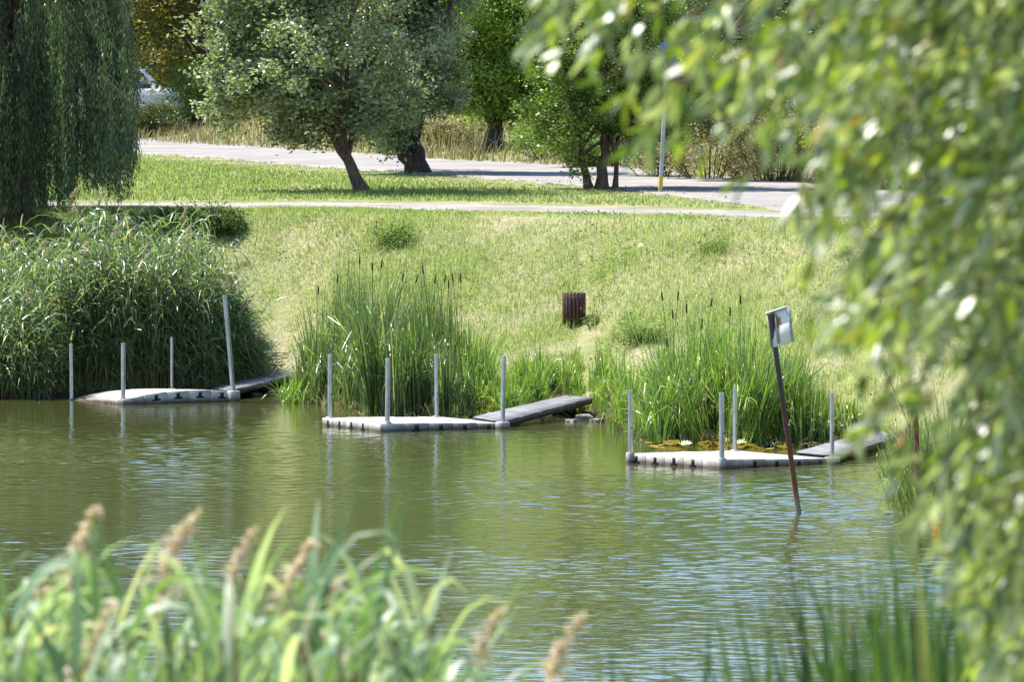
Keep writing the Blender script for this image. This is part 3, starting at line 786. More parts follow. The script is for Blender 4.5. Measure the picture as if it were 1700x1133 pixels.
# left bed of plumed reeds
rb = empty('reed_bed', (-8, 139, .3)); tag(rb, 'large dense bed of tall plumed common reeds on the left shore', 'reeds')
def hA(px, D):
    top = np.interp(px, [-80, 0, 90, 110, 180, 240, 300, 350, 385, 415, 445], [430, 415, 400, 372, 362, 372, 380, 405, 470, 570, 640])
    front = np.interp(D, [137, 139.5, 142], [.62, .85, 1.0])
    zt = CAMZ - (top - 50) / FPX * D
    x = (px - CX) / FPX * D
    return np.clip((zt - G(x, D)) * front, 0, 3.2)
phragmites(rb, (-90, 445), (137.0, 142.3), 1550, hA, 21, M['reed'], M['reed_stem'], M['plume'], 12, .035, .72, .13, .05)
# middle cattails
def hB(px): return np.interp(px, [490, 510, 530, 600, 640, 680, 740, 775, 800, 850, 900, 945, 975], [.6, 1.5, 2.35, 2.75, 2.6, 2.4, 2.2, 1.6, 1.15, 1.0, .9, .6, .3])
def DB(px, rg):
    s = np.interp((px - CX) / FPX * 131, YS_X, YS_Y); 
    lo = np.interp(px, [700, 780, 790, 940, 960, 990], [0, 0, 129.2, 132.3, 132.5, 0]); D = s + rg.uniform(-.9, 2.3, len(px))
    return np.where(D < lo, lo + rg.uniform(0, 2.0, len(px)), D)
cb = empty('cattail_bed', (-2.4, 132, 0)); tag(cb, 'tall cattail stand behind the middle dock, dropping to shorter bright leaves on its right', 'cattails')
headsB = [(703, 455, 132), (668, 468, 132), (738, 470, 131.6), (752, 468, 131.5), (765, 470, 131.6), (722, 472, 132), (633, 445, 132.5), (597, 440, 132.5), (560, 470, 132.3), (528, 490, 132.1), (618, 450, 132.6), (690, 470, 131.9), (745, 480, 131.9)]
cattails(cb, 470, (500, 780), DB, hB, 31, M['cattail_grey'], .024, 8, headsB, .11)
cs = empty('cattail_bed', (.5, 131, 0)); tag(cs, 'low bright green sedge and cattail fringe above the middle gangway', 'cattails')
cattails(cs, 330, (770, 975), DB, hB, 32, M['cattail'], .020, 8, (), .26)
# right cattails
def hC(px): return np.interp(px, [975, 1010, 1060, 1085, 1110, 1150, 1200, 1260, 1300, 1340, 1400, 1440], [.5, .9, 1.1, 1.5, 2.3, 2.35, 2.4, 2.15, 1.8, 1.3, .8, .3])
def DC(px, rg):
    s = np.interp((px - CX) / FPX * 123, YS_X, YS_Y); 
    lo = np.interp(px, [1280, 1310, 1322, 1452, 1470, 1500], [0, 0, 118.6, 122.6, 122.8, 0]); D = s + rg.uniform(-.5, 2.2, len(px))
    return np.where(D < lo, lo + rg.uniform(0, 2.0, len(px)), D)
cc = empty('cattail_bed', (3.3, 123, 0)); tag(cc, 'bright green cattail stand with brown seed heads behind the rightmost dock', 'cattails')
headsC = [(1117, 530, 123), (1125, 500, 123.2), (1140, 520, 123), (1107, 578, 122.8), (1100, 500, 123.3), (1180, 510, 123.3), (1212, 525, 123.5), (1245, 560, 123.2), (1165, 545, 122.7), (1230, 505, 123.5)]
cattails(cc, 640, (975, 1440), DC, hC, 33, M['cattail'], .022, 8, headsC, .15)
# tuft at the end of the middle gangway
ct = empty('reed_tuft', (-3.6, 136, 0)); tag(ct, 'small reed tuft leaning over the water at the end of the leftmost gangway', 'reeds')
cattails(ct, 26, (478, 512), lambda px, rg: 135.6 + rg.uniform(-.3, .8, len(px)), lambda px: px * 0 + .95, 34, M['cattail'], .016, 8, (), .45)
# right hand bed in front of the third gangway
rr_ = empty('reed_bed', (6.2, 102, 0)); tag(rr_, 'reed bed with dry straw stems around the short rusty post at right', 'reeds')
def hR(px): return np.interp(px, [1480, 1510, 1560, 1620, 1720], [.9, 1.75, 2.1, 2.2, 2.4])
def DR(px, rg): return np.interp(px, [1480, 1540, 1620, 1720], [108, 102.4, 101.0, 98]) + rg.uniform(0, 7, len(px))
cattails(rr_, 340, (1485, 1730), DR, hR, 35, M['cattail_grey'], .015, 8, (), .16)
# dead stalks leaning out over the water
mb = MB()
for (a, b) in [((1530, 868), (1462, 884)), ((1560, 830), (1500, 760)), ((1570, 850), (1490, 720)), ((1545, 800), (1445, 560)), ((1600, 850), (1520, 780)), ((1580, 870), (1625, 760)), ((1548, 760), (1478, 720))]:
    A_ = np.array(AT(*a, 101.2)); B_ = np.array(AT(*b, 100.6)); mid = (A_ + B_) / 2 + np.array([0, 0, .06])
    tube(mb, [A_ - np.array(rr_.location), mid - np.array(rr_.location), B_ - np.array(rr_.location)], [.009, .008, .004], 5)
link('dead_stalks', mb.mesh('dead_stalks', M['dead_wood']), rr_)

# foreground reeds (bottom left) on the near bank
fr = empty('foreground_reeds', (-.7, 14, 4)); tag(fr, 'out of focus plumed reeds close by at the bottom left', 'reeds')
def hF(px, D):
    top = np.interp(px, [-60, 40, 180, 300, 420, 520, 620, 700, 745, 790, 850, 940], [880, 895, 905, 925, 900, 920, 895, 915, 1000, 1080, 1120, 1190]) + 165
    zt = CAMZ - (top - 50) / FPX * D; x = (px - CX) / FPX * D
    return zt - G(x, D)
phragmites(fr, (-90, 800), (12.5, 16), 360, hF, 41, M['reed_near'], M['reed_stem'], M['plume_near'], 11, .022, .33, .035, 0.0, zbase=1,
    plume_at=[(116, 985, 14), (262, 1025, 13.6), (380, 990, 14.2), (463, 1050, 14), (490, 1150, 13.6), (118, 1190, 13), (793, 1120, 14.2), (905, 1165, 13.6), (25, 1130, 14), (560, 1200, 13.5)], seg=6, top_only=.5, plume_sc=.66, up=(.9, 3.2), dr=(.15, 1.7))
# foreground sedge (bottom right)
def near_tuft(name, label, px_rng, D_rng, n, top, seed, lw=.014):
    r = empty(name, (0, 0, 0)); D0 = sum(D_rng) / 2; x0 = (sum(px_rng) / 2 - CX) / FPX * D0
    r.location = (x0, D0, g(x0, D0)); tag(r, label, 'reeds')
    rg = np.random.default_rng(seed); px = rg.uniform(*px_rng, n); D = rg.uniform(*D_rng, n); x = (px - CX) / FPX * D
    z = G(x, D); tp_ = np.interp(px, *zip(*top)); h = (CAMZ - (tp_ - 50) / FPX * D - z) * rg.uniform(.86, 1.02, n)
    mb = MB(); ribbons(mb, np.stack([x, D, z], 1) - np.array(r.location), cone_dirs(n, rg, .13), h, lw * rg.uniform(.6, 1.2, n), np.where(rg.random(n) < .4, rg.uniform(.2, 1.2, n), rg.uniform(0, .1, n)), rg, 8, np.interp(np.arange(9) / 8, [0, .4, .8, 1], [.8, 1, .7, .05]), pw=4)
    link('leaves', mb.mesh('leaves', M['sedge_near']), r)
M['sedge_near'] = leafmat('sedge_near', [(0, (.025, .06, .015)), (.5, (.06, .12, .03)), (.85, (.12, .20, .05)), (.97, (.20, .22, .07)), (1, (.30, .24, .12))], .34, .4, .5, 1.7)
near_tuft('foreground_sedge', 'dark green grassy blades at the bottom right under the willow branches', (1350, 1760), (14, 17), 900,
          [(1350, 1060), (1400, 990), (1450, 940), (1520, 925), (1600, 900), (1760, 860)], 51, .030)
near_tuft('foreground_sedge', 'small tuft of blades at the bottom edge, right of centre', (1060, 1230), (14.5, 16), 40,
          [(1060, 1050), (1120, 1010), (1150, 1060), (1195, 990), (1230, 1090)], 52, .032)

# ------------------------------------------------------------ trees
def crown_pts(blobs, n, rg, clump_r, clumps):
    """blobs: (centre xyz, radii xyz, weight). returns leaf points and clump centres"""
    w = np.array([b[2] for b in blobs], float); w /= w.sum()
    ci = rg.choice(len(blobs), clumps, p=w)
    c = np.array([b[0] for b in blobs])[ci]; r = np.array([b[1] for b in blobs])[ci]
    v = rg.normal(size=(clumps, 3)); v /= np.linalg.norm(v, axis=1)[:, None]
    rad = rg.random(clumps) ** .42
    cc_ = c + v * r * rad[:, None]
    k = rg.choice(clumps, n)
    sz = rg.uniform(.6, 1.3, clumps)
    P = cc_[k] + rg.normal(size=(n, 3)) * (clump_r * sz[k])[:, None] * np.array([1, 1, .7])
    return P, cc_
def tree(name, label, cat, foot, stems, blobs, leafM, n, size, clumps, clump_r, seed, barkM='bark', group=None, asp=.5, limbs=34, hang=0.0):
    """stems: list of (list of xyz points, start radius, end radius)"""
    rg = np.random.default_rng(seed); o0 = np.array(foot)
    root = empty(name, foot); tag(root, label, cat, group)
    P, cc_ = crown_pts(blobs, n, rg, clump_r, clumps)
    mb = MB(); tips = []
    for pts, r0, r1 in stems:
        pts = np.array([tuple(p) for p in pts], float)
        t = np.linspace(0, 1, len(pts)); tt = np.linspace(0, 1, 14)
        Q = np.stack([np.interp(tt, t, pts[:, a]) for a in range(3)], 1)
        Q[1:-1] = (Q[:-2] + Q[1:-1] * 2 + Q[2:]) / 4
        Q[2:] += rg.normal(0, r0 * .12, Q[2:].shape)
        rad = r0 + (r1 - r0) * tt; rad[0] *= 1.35; rad[1] *= 1.1
        tube(mb, Q - o0, rad, 12); tips.append((Q, rad))
    link('trunk', mb.mesh('trunk', M[barkM], True), root)
    mb = MB()
    for q in rg.choice(len(cc_), min(limbs, len(cc_)), replace=False):
        e = cc_[q]; Q, rad = tips[rg.integers(len(tips))]
        low = [k for k in range(4, 14) if Q[k, 2] < e[2] + .3] or [4]
        k = low[-1] if rg.random() < .5 else low[rg.integers(len(low))]
        s_ = Q[k]; L = np.linalg.norm(e - s_)
        m1 = s_ * .6 + e * .4 + np.array([0, 0, .12 * L]) + rg.normal(0, .05 * L, 3); m2 = s_ * .25 + e * .75 + np.array([0, 0, .10 * L]) + rg.normal(0, .05 * L, 3)
        r0 = min(rad[k] * .6, .02 + .014 * L)
        tube(mb, np.array([s_, m1, m2, e]) - o0, [r0, r0 * .7, r0 * .4, r0 * .15], 6)
    link('limbs', mb.mesh('limbs', M[barkM], True), root)
    mb = MB(); leaves(mb, P - o0, size * rg.uniform(.6, 1.25, len(P)), rg, asp, .5, hang=hang)
    link('crown', mb.mesh('crown', M[leafM]), root)
    return root
def blob(px, py, D, rx, ry, rd=None, w=None):
    """ellipsoid from photo pixels: rx, ry in pixels, rd in metres"""
    k = FPX / D; c = np.array(AT(px, py, D)); a, b = rx / k, ry / k
    return (c, np.array([a, rd if rd else a, b]), w if w else a * b)

# two leaning trees on the lawn
f1 = AG(601, 318); D1 = f1.y
tree('leaning_tree', 'slim tree on the lawn with a trunk leaning left and grey green crown', 'tree', f1,
     [([f1, AT(585, 285, D1), AT(565, 245, D1), AT(545, 205, D1), AT(530, 130, D1), AT(520, 40, D1)], .15, .05)],
     [blob(530, 90, D1, 140, 95, 4.3), blob(440, 110, D1 - .3, 95, 75, 2.5), blob(420, 30, D1, 80, 70, 1.4), blob(560, -30, D1, 150, 90, 4.3), blob(500, 190, D1, 60, 50, 1.0, 1.2), blob(640, 130, D1 + .5, 90, 80, 2.4), blob(470, 150, D1 - .5, 110, 50, 1.3), blob(600, 195, D1, 70, 34, 1.2), blob(385, 165, D1, 55, 42, 1.0), blob(372, 60, D1, 50, 60, 1.2), blob(375, 130, D1, 45, 40, 1.0), blob(400, -20, D1, 70, 60, 1.4), blob(440, -80, D1, 150, 110, 2.0), blob(580, -170, D1, 200, 120, 5.1), blob(480, -270, D1, 140, 90, 1.8), blob(380, 90, D1, 50, 70, .9)],  # deepest blobs stretched along the view to widen the shade on the lawn
     'leaf_grey', 82000, .13, 520, .20, 61, 'bark_warm', limbs=60)
f2 = AG(692, 288); D2 = f2.y
tree('leaning_tree', 'thick dark double trunk tree at the road edge right of the slim leaning tree', 'tree', f2,
     [([f2, AT(672, 250, D2), AT(655, 215, D2), AT(625, 130, D2), AT(610, 20, D2)], .24, .08), ([f2 + Vector((.12, 0, 0)), AT(694, 250, D2), AT(680, 210, D2), AT(700, 130, D2), AT(720, 20, D2)], .20, .07)],
     [blob(660, 90, D2, 110, 90, 4.6), blob(700, 150, D2, 70, 60, 1.5), blob(640, 180, D2 - .5, 60, 45, 1.2), blob(640, -30, D2, 140, 90, 2.2), blob(600, 120, D2 + .5, 90, 90, 4.6), blob(640, 225, D2 - .3, 40, 28, .6, .35), blob(730, 60, D2, 60, 90, 1.5), blob(700, -120, D2, 170, 120, 2.4), blob(640, -240, D2, 140, 110, 2.0), blob(745, 130, D2, 40, 45, .9)],  # hidden depth added to this crown too, for a broader lawn shadow
     'leaf_grey', 72000, .13, 460, .21, 62, 'bark', limbs=60)
# bright false acacia behind
f3 = AG(818, 246); D3 = f3.y
tree('robinia_tree', 'bright yellow green tree with rounded foliage tiers beyond the road', 'tree', f3,
     [([f3, AT(820, 215, D3), AT(815, 170, D3), AT(825, 60, D3), AT(820, -40, D3)], .26, .09)],
     [blob(805, 130, D3, 62, 45, 1.8), blob(835, 60, D3, 80, 45, 2.0), blob(850, 175, D3, 60, 38, 1.5), blob(790, 160, D3, 45, 36, 1.2), blob(800, 0, D3, 100, 45, 2.3), blob(760, 70, D3 - .5, 45, 28, 1.2), blob(880, 100, D3, 60, 70, 1.8), blob(740, 20, D3, 50, 20, 1.0), blob(850, -70, D3, 110, 60, 2.3), blob(735, 45, D3 - .8, 55, 32, 1.2), blob(748, 110, D3 - 1, 40, 34, 1.1), blob(905, 150, D3, 50, 40, 1.4), blob(890, 200, D3, 40, 24, 1.0), blob(910, 40, D3, 60, 60, 1.6)],
     'leaf_bright', 85000, .13, 300, .21, 63, 'bark', limbs=50, hang=.4)
# three stemmed tree by the path
f4 = AG(999, 314); D4 = f4.y
tree('multi_stem_tree', 'three stemmed tree on the grass strip beside the sign pole', 'tree', f4,
     [([f4 + Vector((-.30, 0, 0)), AT(970, 280, D4), AT(963, 240, D4), AT(945, 150, D4), AT(930, 40, D4)], .10, .04),
      ([f4, AT(1000, 275, D4), AT(1004, 240, D4), AT(1010, 150, D4), AT(1020, 20, D4)], .14, .06),
      ([f4 + Vector((.31, 0, 0)), AT(1023, 280, D4), AT(1022, 240, D4), AT(1045, 160, D4), AT(1070, 40, D4)], .065, .03)],
     [blob(1000, 170, D4, 110, 55, 2.7), blob(960, 225, D4, 45, 32, .8), blob(1040, 215, D4, 60, 30, 1.0), blob(960, 80, D4, 110, 70, 2.7), blob(1080, 110, D4, 120, 90, 2.8), blob(1000, -10, D4, 150, 70, 2.0), blob(1000, -150, D4, 190, 110, 2.4), blob(900, 190, D4 + .4, 50, 40, 1.0), blob(1110, 190, D4, 60, 45, 1.2), blob(958, 262, D4 - .3, 14, 26, .3, .12)],
     'leaf_mid', 80000, .10, 480, .20, 64, 'bark_warm', limbs=60)
# drooping dark tree at right above the road
f5 = AG(1290, 298, 150); D5 = 176.0
f5 = Vector((AT(1340, 250, D5).x, D5, 0)); f5.z = g(f5.x, f5.y)
tree('drooping_tree', 'dark broad tree hanging low over the road at right', 'tree', f5,
     [([f5, f5 + Vector((-.1, 0, 1.5)), f5 + Vector((.1, 0, 3.2)), f5 + Vector((0, 0, 6))], .28, .1)],
     [blob(1230, 120, D5 - 1, 120, 70, 2.0), blob(1130, 70, D5 - 2, 90, 70, 1.6), blob(1300, 20, D5, 200, 90, 2.6), blob(1420, 100, D5, 120, 90, 2.2), blob(1500, 30, D5, 150, 120, 2.6), blob(1160, 170, D5 - 2, 60, 50, 1.0)],
     'leaf_dark', 60000, .09, 380, .22, 65, 'bark', limbs=60, hang=.6)
# bare diagonal bough seen through the leaves
mb = MB(); A_ = [AT(1252, 5, 170), AT(1225, 38, 170), AT(1192, 85, 170), AT(1176, 104, 170)]
tube(mb, [tuple(p - A_[0]) for p in A_], [.06, .05, .045, .03], 8); tube(mb, [tuple(A_[2] - A_[0]), tuple(AT(1182, 100, 169.8) - A_[0]), tuple(AT(1172, 112, 169.8) - A_[0])], [.03, .028, .02], 6)
drp = [o for o in C.objects if o.name == 'drooping_tree'][0]
o = link('bare_bough', mb.mesh('bare_bough', M['dead_wood'], True), drp); o.location = A_[0] - drp.location

# background trees beyond the grass
BT = [(-60, 250, 'leaf_dark', 'broad dark tree at the far left behind the weeping willow'),
      (150, 262, 'leaf_dark', 'dark tree beyond the road, mostly behind the hanging willow strands'),
      (338, 240, 'leaf_gold', 'dark trunked tree with yellowish leaves just right of the white van'),
      (470, 268, 'leaf_dark', 'dark tree beyond the dry grass behind the slim leaning tree'),
      (600, 262, 'leaf_mid', 'green tree beyond the dry grass behind the double trunk tree'),
      (735, 275, 'leaf_grey', 'silvery tree in the background between double trunk tree and robinia'),
      (915, 262, 'leaf_dark', 'dark trunked tree in the shade just right of the grey lamp post'),
      (1030, 255, 'leaf_dark', 'dark tree beyond the road behind the three stemmed tree'),
      (1180, 250, 'leaf_mid', 'green background tree behind the blue road sign'),
      (1330, 246, 'leaf_dark', 'dark background tree behind the thin grey mast at right'),
      (1480, 240, 'leaf_mid', 'green background tree hidden behind near willow leaves'),
      (1640, 236, 'leaf_dark', 'dark background tree at the far right edge')]
M['leaf_gold'] = leafmat('leaf_gold_green', [(0, (.05, .06, .012)), (.6, (.10, .10, .02)), (1, (.22, .18, .035))], .4, .45, .4, 1.8)
for q, (px, D, lm, lab) in enumerate(BT):
    x = (px - CX) / FPX * D; f = Vector((x, D, g(x, D))); k = FPX / D
    low = 165 if px in (338,) else 150
    rb_ = np.random.default_rng(300 + q)
    bl = []
    for e in range(12):
        bl.append((np.array([x + rb_.uniform(-2.3, 2.3), D + rb_.uniform(-1.5, 1.5), f.z + 2.4 + 14 * (e / 11) ** 1.3 * rb_.uniform(.9, 1.1)]), np.array([2.1, 1.8, 1.5]) * rb_.uniform(.8, 1.3), 1.0))
    tree('background_tree', lab, 'tree', f, [([f, f + Vector((.1, 0, 1.4)), f + Vector((-.1, 0, 3.2)), f + Vector((0, 0, 13))], .30, .08)], bl, lm, 42000, .18, 300, .38, 400 + q, 'bark', 'trees in the background beyond the dry grass', limbs=26)
# far wood that closes the view
rg = np.random.default_rng(90); N = 230000
x = rg.uniform(-75, 75, N); D = rg.uniform(288, 304, N); z = 4.6 + 24 * rg.random(N) ** 1.2
keep = z < 22 + 4 * vnoise(x, x * 0, 4, .4)
mb = MB(); leaves(mb, np.stack([x, D, z], 1)[keep], .75 * rg.uniform(.5, 1.3, keep.sum()), rg, .6)
o = link('distant_wood', mb.mesh('distant_wood', M['leaf_dark'])); tag(o, 'continuous dark green wood closing the view behind the parked cars', kind='stuff')

# weeping willow, left
fw = Vector((AT(20, 300, 149).x, 149, 0)); fw.z = g(fw.x, fw.y)
wil = empty('weeping_willow', fw); tag(wil, 'big weeping willow at left, curtains of hanging leaves reaching the reeds', 'tree')
rg = np.random.default_rng(66)
mb = MB(); tube(mb, [(0, 0, -.1), (.05, 0, .8), (-.1, 0, 2.2), (.1, 0, 4), (.3, 0, 6)], [.5, .4, .34, .26, .15], 14)
link('trunk', mb.mesh('trunk', M['bark'], True), wil)
NS = 700; o0 = np.array(fw); MBS = MB(); P = []; Dr = []; Ls = []
NC = 64; ca_ = rg.uniform(0, 2 * math.pi, NC); cr_ = 3.25 * np.sqrt(rg.uniform(.05, 1, NC)); cs_ = rg.uniform(-.5, .5, NC); ck = rg.integers(NC, size=NS)
az = ca_[ck] + rg.normal(0, .055, NS); rad = np.clip(cr_[ck] + rg.normal(0, .13, NS), .1, 3.4)
# strands grouped into curtains
az = az + .12 * np.sin(az * 9); rad = rad * (1 + .10 * np.sin(az * 7 + 1))
sx_ = np.cos(az) * rad * .95 - .05; sy_ = np.sin(az) * rad
mbl = MB(); limb = MB()
for q in range(NS):
    x0, y0 = sx_[q], sy_[q]
    pxq = CX + FPX * (x0 + fw.x) / (y0 + fw.y)
    end_py = np.interp(pxq, [-80, 30, 60, 110, 140, 180, 215, 232, 250], [400, 430, 400, 335, 350, 335, 340, 330, 300]) + rg.normal(0, 16)
    if pxq > 140: end_py -= abs(rg.normal(0, 60))
    zend = max(CAMZ - (end_py - 50) / FPX * (y0 + fw.y) - fw.z, .15)
    if y0 > .3: zend = max(zend, .3 + rg.uniform(0, .8))
    zend += abs(cs_[ck[q]]) * (.9 if pxq > 100 else .3)
    ztop = rg.uniform(4.4, 6.8) - rad[q] * .25
    if ck[q] % 3 == 0: ztop = 2.6 + 2 * abs(cs_[ck[q]]) + rg.uniform(0, .5)
    L = ztop - zend
    if L < .5: continue
    K = 12; t = np.linspace(0, 1, K)
    inner = .75
    X_ = x0 * (inner + (1 - inner) * np.minimum(1, t * 3)) + .07 * np.sin(t * 5 + q); Y_ = y0 * (inner + (1 - inner) * np.minimum(1, t * 3)) + .05 * np.cos(t * 4 + q * 1.3)
    pts = np.stack([X_, Y_, ztop - L * t], 1)
    tube(MBS, pts, np.linspace(.008, .003, K), 4, cap=False)
    nl = int(L * 62); tt = rg.random(nl)
    p = np.stack([np.interp(tt, t, pts[:, a]) for a in range(3)], 1) + rg.normal(0, .05, (nl, 3))
    P.append(p)
P = np.concatenate(P); N = len(P)
dd = np.stack([rg.normal(0, .45, N), rg.normal(0, .45, N), -np.ones(N)], 1); dd /= np.linalg.norm(dd, axis=1)[:, None]
ribbons(mbl, P, dd, rg.uniform(.07, .13, N), rg.uniform(.014, .022, N), .4, rg, 2, np.array([.5, 1, .1]))
link('strands', MBS.mesh('strands', M['twig']), wil)
for q in range(26):
    a = rg.uniform(0, 2 * math.pi); r_ = rg.uniform(1.2, 2.6); zz = rg.uniform(4, 6.6)
    tube(limb, [(0, 0, rg.uniform(2.2, 4.5)), (math.cos(a) * r_ * .4, math.sin(a) * r_ * .4, zz), (math.cos(a) * r_, math.sin(a) * r_, zz - .3)], [.12, .07, .02], 7)
link('limbs', limb.mesh('limbs', M['bark'], True), wil)
link('crown', mbl.mesh('crown', M['leaf_willow']), wil)

# ------------------------------------------------------------ shrubs and weeds
def shrub(name, label, foot, blobs, leafM, n, size, clumps, cr, seed, cat='shrub', group=None):
    rg = np.random.default_rng(seed); root = empty(name, foot); tag(root, label, cat, group); o0 = np.array(foot)
    P, cc_ = crown_pts(blobs, n, rg, cr, clumps)
    gz = G(P[:, 0], P[:, 1]); P = P[P[:, 2] > gz + .02]
    mb = MB()
    for q in rg.choice(len(cc_), min(26, len(cc_)), replace=False):
        e = cc_[q]; s_ = np.array(foot) + np.array([(e[0] - foot[0]) * .4, (e[1] - foot[1]) * .4, -.05]); m_ = (s_ + e) / 2 + rg.normal(0, .05, 3)
        tube(mb, np.array([s_, m_, e]) - o0, [.016, .011, .004], 5)
    link('stems', mb.mesh('stems', M['twig'], True), root)
    mb = MB(); leaves(mb, P - o0, size * rg.uniform(.6, 1.25, len(P)), rg, .5)
    link('foliage', mb.mesh('foliage', M[leafM]), root)
def wshrub(name, label, px, py, w_px, h_px, leafM, n, size, seed, cat='shrub', group=None, depth=None, cl=60, cr=.10):
    f = AG(px, py); k = FPX / f.y; a, b = w_px / 2 / k, h_px / k
    rgg = np.random.default_rng(seed)
    bl = [((np.array(f) + np.array([rgg.uniform(-.5, .5) * a, rgg.uniform(-.3, .3) * a, b * rgg.uniform(.3, .55)])), np.array([a * .6, (depth or a) * .6, b * .45]), 1) for _ in range(4)]
    shrub(name, label, f, bl, leafM, n, size, cl, cr, seed, cat, group)
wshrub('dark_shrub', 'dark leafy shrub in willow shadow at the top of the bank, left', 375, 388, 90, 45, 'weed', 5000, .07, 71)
wshrub('dark_shrub', 'low dark leaf patch standing in for shade beside the weeping willow foot', 290, 378, 120, 36, 'weed', 5000, .07, 72)  # dark leaves put where the willow's shade lies on the grass
wshrub('wispy_shrub', 'wispy grey green shrub low on the bank below the two leaning trees', 640, 408, 130, 36, 'weed_light', 2600, .055, 73, cr=.13)
M['weed_light'] = leafmat('weed_light', [(0, (.09, .15, .03)), (1, (.2, .27, .08))], .4, .5, .3, 1.5)
wshrub('weed_clump', 'green weed clump on the bank right of the litter bin', 1065, 572, 85, 30, 'weed_light', 2600, .045, 74, 'plant')
wshrub('weed_clump', 'weed clump touching the right side of the litter bin', 985, 545, 34, 30, 'weed_light', 700, .04, 76, 'plant')
wshrub('weed_clump', 'pale green weed clump on the mid slope below the wispy shrub', 1180, 425, 70, 20, 'weed_light', 1500, .045, 78, 'plant')
# verge shrubs beyond the road
for (px, D, w, h_, lm, lab, seed) in [
    (1095, 178.5, 1.5, 1.5, 'leaf_tan', 'tan leaved bush beyond the road left of the sign pole', 81),
    (1180, 176, 1.8, 1.9, 'leaf_tan', 'tan leaved bush beyond the road, right of the sign pole', 82),
    (1290, 173.5, 1.9, 2.3, 'leaf_tan', 'tallest tan bush beyond the road under the dark drooping tree', 83),
    (1400, 170.5, 2.0, 2.0, 'leaf_tan', 'tan and orange bush beyond the road seen through near leaves', 84),
    (1530, 167, 2.2, 2.2, 'leaf_tan', 'rightmost tan bush beyond the road behind the dense near foliage', 85),
    (905, 197, 1.4, 1.0, 'weed_light', 'green weedy bush on the verge beyond the road below the lamp post', 86),
    (985, 189, 1.6, 1.1, 'weed_light', 'yellow green bush on the verge behind the three stemmed tree', 87),
    (745, 207, 1.3, 1.0, 'leaf_tan', 'dry olive bush on the verge right of the double trunk', 88),
    (240, 236, 1.2, 1.1, 'leaf_dark', 'dark bush in front of the white van', 89),
    (325, 238, 1.1, 2.2, 'leaf_mid', 'taller leafy bush beside the dark trunk, hiding the bonnet of the white van', 892),
    (610, 215, 1.5, .9, 'weed', 'low olive bush on the verge between the two leaning trunks', 891)]:
    x = (px - CX) / FPX * D; f = Vector((x, D, g(x, D))); rgg = np.random.default_rng(seed)
    bl = [(np.array(f) + np.array([rgg.uniform(-.6, .6) * w, rgg.uniform(-.4, .4) * w, h_ * rgg.uniform(.25, .7)]), np.array([w * .5, w * .5, h_ * .35]), 1) for _ in range(6)]
    shrub('verge_bush', lab, f, bl, lm, 9000, .08, 120, .16, seed)

# dandelion clock and small white flowers on the bank
def puff(px, py, s, label):
    f = AG(px, py + 6); import bmesh
    root = empty('seed_head_flower', f); tag(root, label, 'flower', 'small white flowers on the bank')
    mb = MB(); tube(mb, [(0, 0, 0), (.01, 0, .12), (0, 0, .30)], .004, 5); link('stem', mb.mesh('stem', M['weed']), root)
    mb = MB(); n_ = 90; d = np.random.default_rng(int(px)).normal(size=(n_, 3)); d /= np.linalg.norm(d, axis=1)[:, None]
    ribbons(mb, np.tile([0, 0, .30], (n_, 1)), d, s, .012, 0, np.random.default_rng(3), 2, np.array([.2, .6, 1.])); link('petals', mb.mesh('petals', M['petal']), root)
puff(1064, 430, .055, 'round white seed head flower on the middle of the bank')
puff(1300, 648, .045, 'tiny white flower left of the third pole above the rightmost dock')
puff(1412, 655, .045, 'tiny white flower near the upper end of the rightmost gangway')

# ------------------------------------------------------------ poles and road sign
sgp = AG(1096, 321)
sp_ = empty('road_sign', sgp); tag(sp_, 'blue road sign on a slim grey pole with a yellow band at its foot', 'road sign')
hk = FPX / sgp.y; tpx = AT(1108, 74, sgp.y) - sgp
mb = MB(); tube(mb, [(0, 0, -.1), tuple(tpx * .5), tuple(tpx)], .045, 12); link('pole', mb.mesh('pole', M['pole_grey'], True), sp_)
mb = MB(); tube(mb, [tuple(tpx * .03), tuple(tpx * .12)], .049, 12); link('yellow_band', mb.mesh('yellow_band', M['yellow'], True), sp_)
mb = MB(); box(mb, (0, 0, 0), (.5, .012, .5), bev=.003); s1 = link('sign_plate', mb.mesh('sign_plate', M['sign_blue']), sp_); s1.location = tpx + Vector((.0, -.06, -.20)); s1.rotation_euler = (0, 0, R(48))
mb = MB(); box(mb, (0, 0, 0), (.4, .012, .16), bev=.003); s2 = link('sub_plate', mb.mesh('sub_plate', M['sign_back']), sp_); s2.location = tpx + Vector((0, -.06, -.62)); s2.rotation_euler = (0, 0, R(48))

def lamp(px, D, h_, r0, label, arm=True):
    x = (px - CX) / FPX * D; f = Vector((x, D, g(x, D)))
    root = empty('lamp_post', f); tag(root, label, 'lamp post', 'grey lamp posts beyond the road')
    mb = MB(); tube(mb, [(0, 0, -.1), (0, 0, 1.0), (0, 0, 1.02), (0, 0, h_)], [r0 * 1.5, r0 * 1.5, r0, r0 * .7], 12); link('pole', mb.mesh('pole', M['pole_grey'], True), root)
    mb = MB(); tube(mb, [(0, 0, h_), (0, 0, h_ + .4), (.5, 0, h_ + .55)], .035, 8); link('arm', mb.mesh('arm', M['pole_grey'], True), root)
    mb = MB(); box(mb, (.75, 0, h_ + .55), (.55, .22, .09), bev=.02); link('lamp_head', mb.mesh('lamp_head', M['pole_grey']), root)
lamp(865, 205, 6.5, .075, 'grey lamp post beyond the road in front of the robinia')
lamp(1322, 182, 7.5, .07, 'thin grey lamp post seen through leaves at upper right')

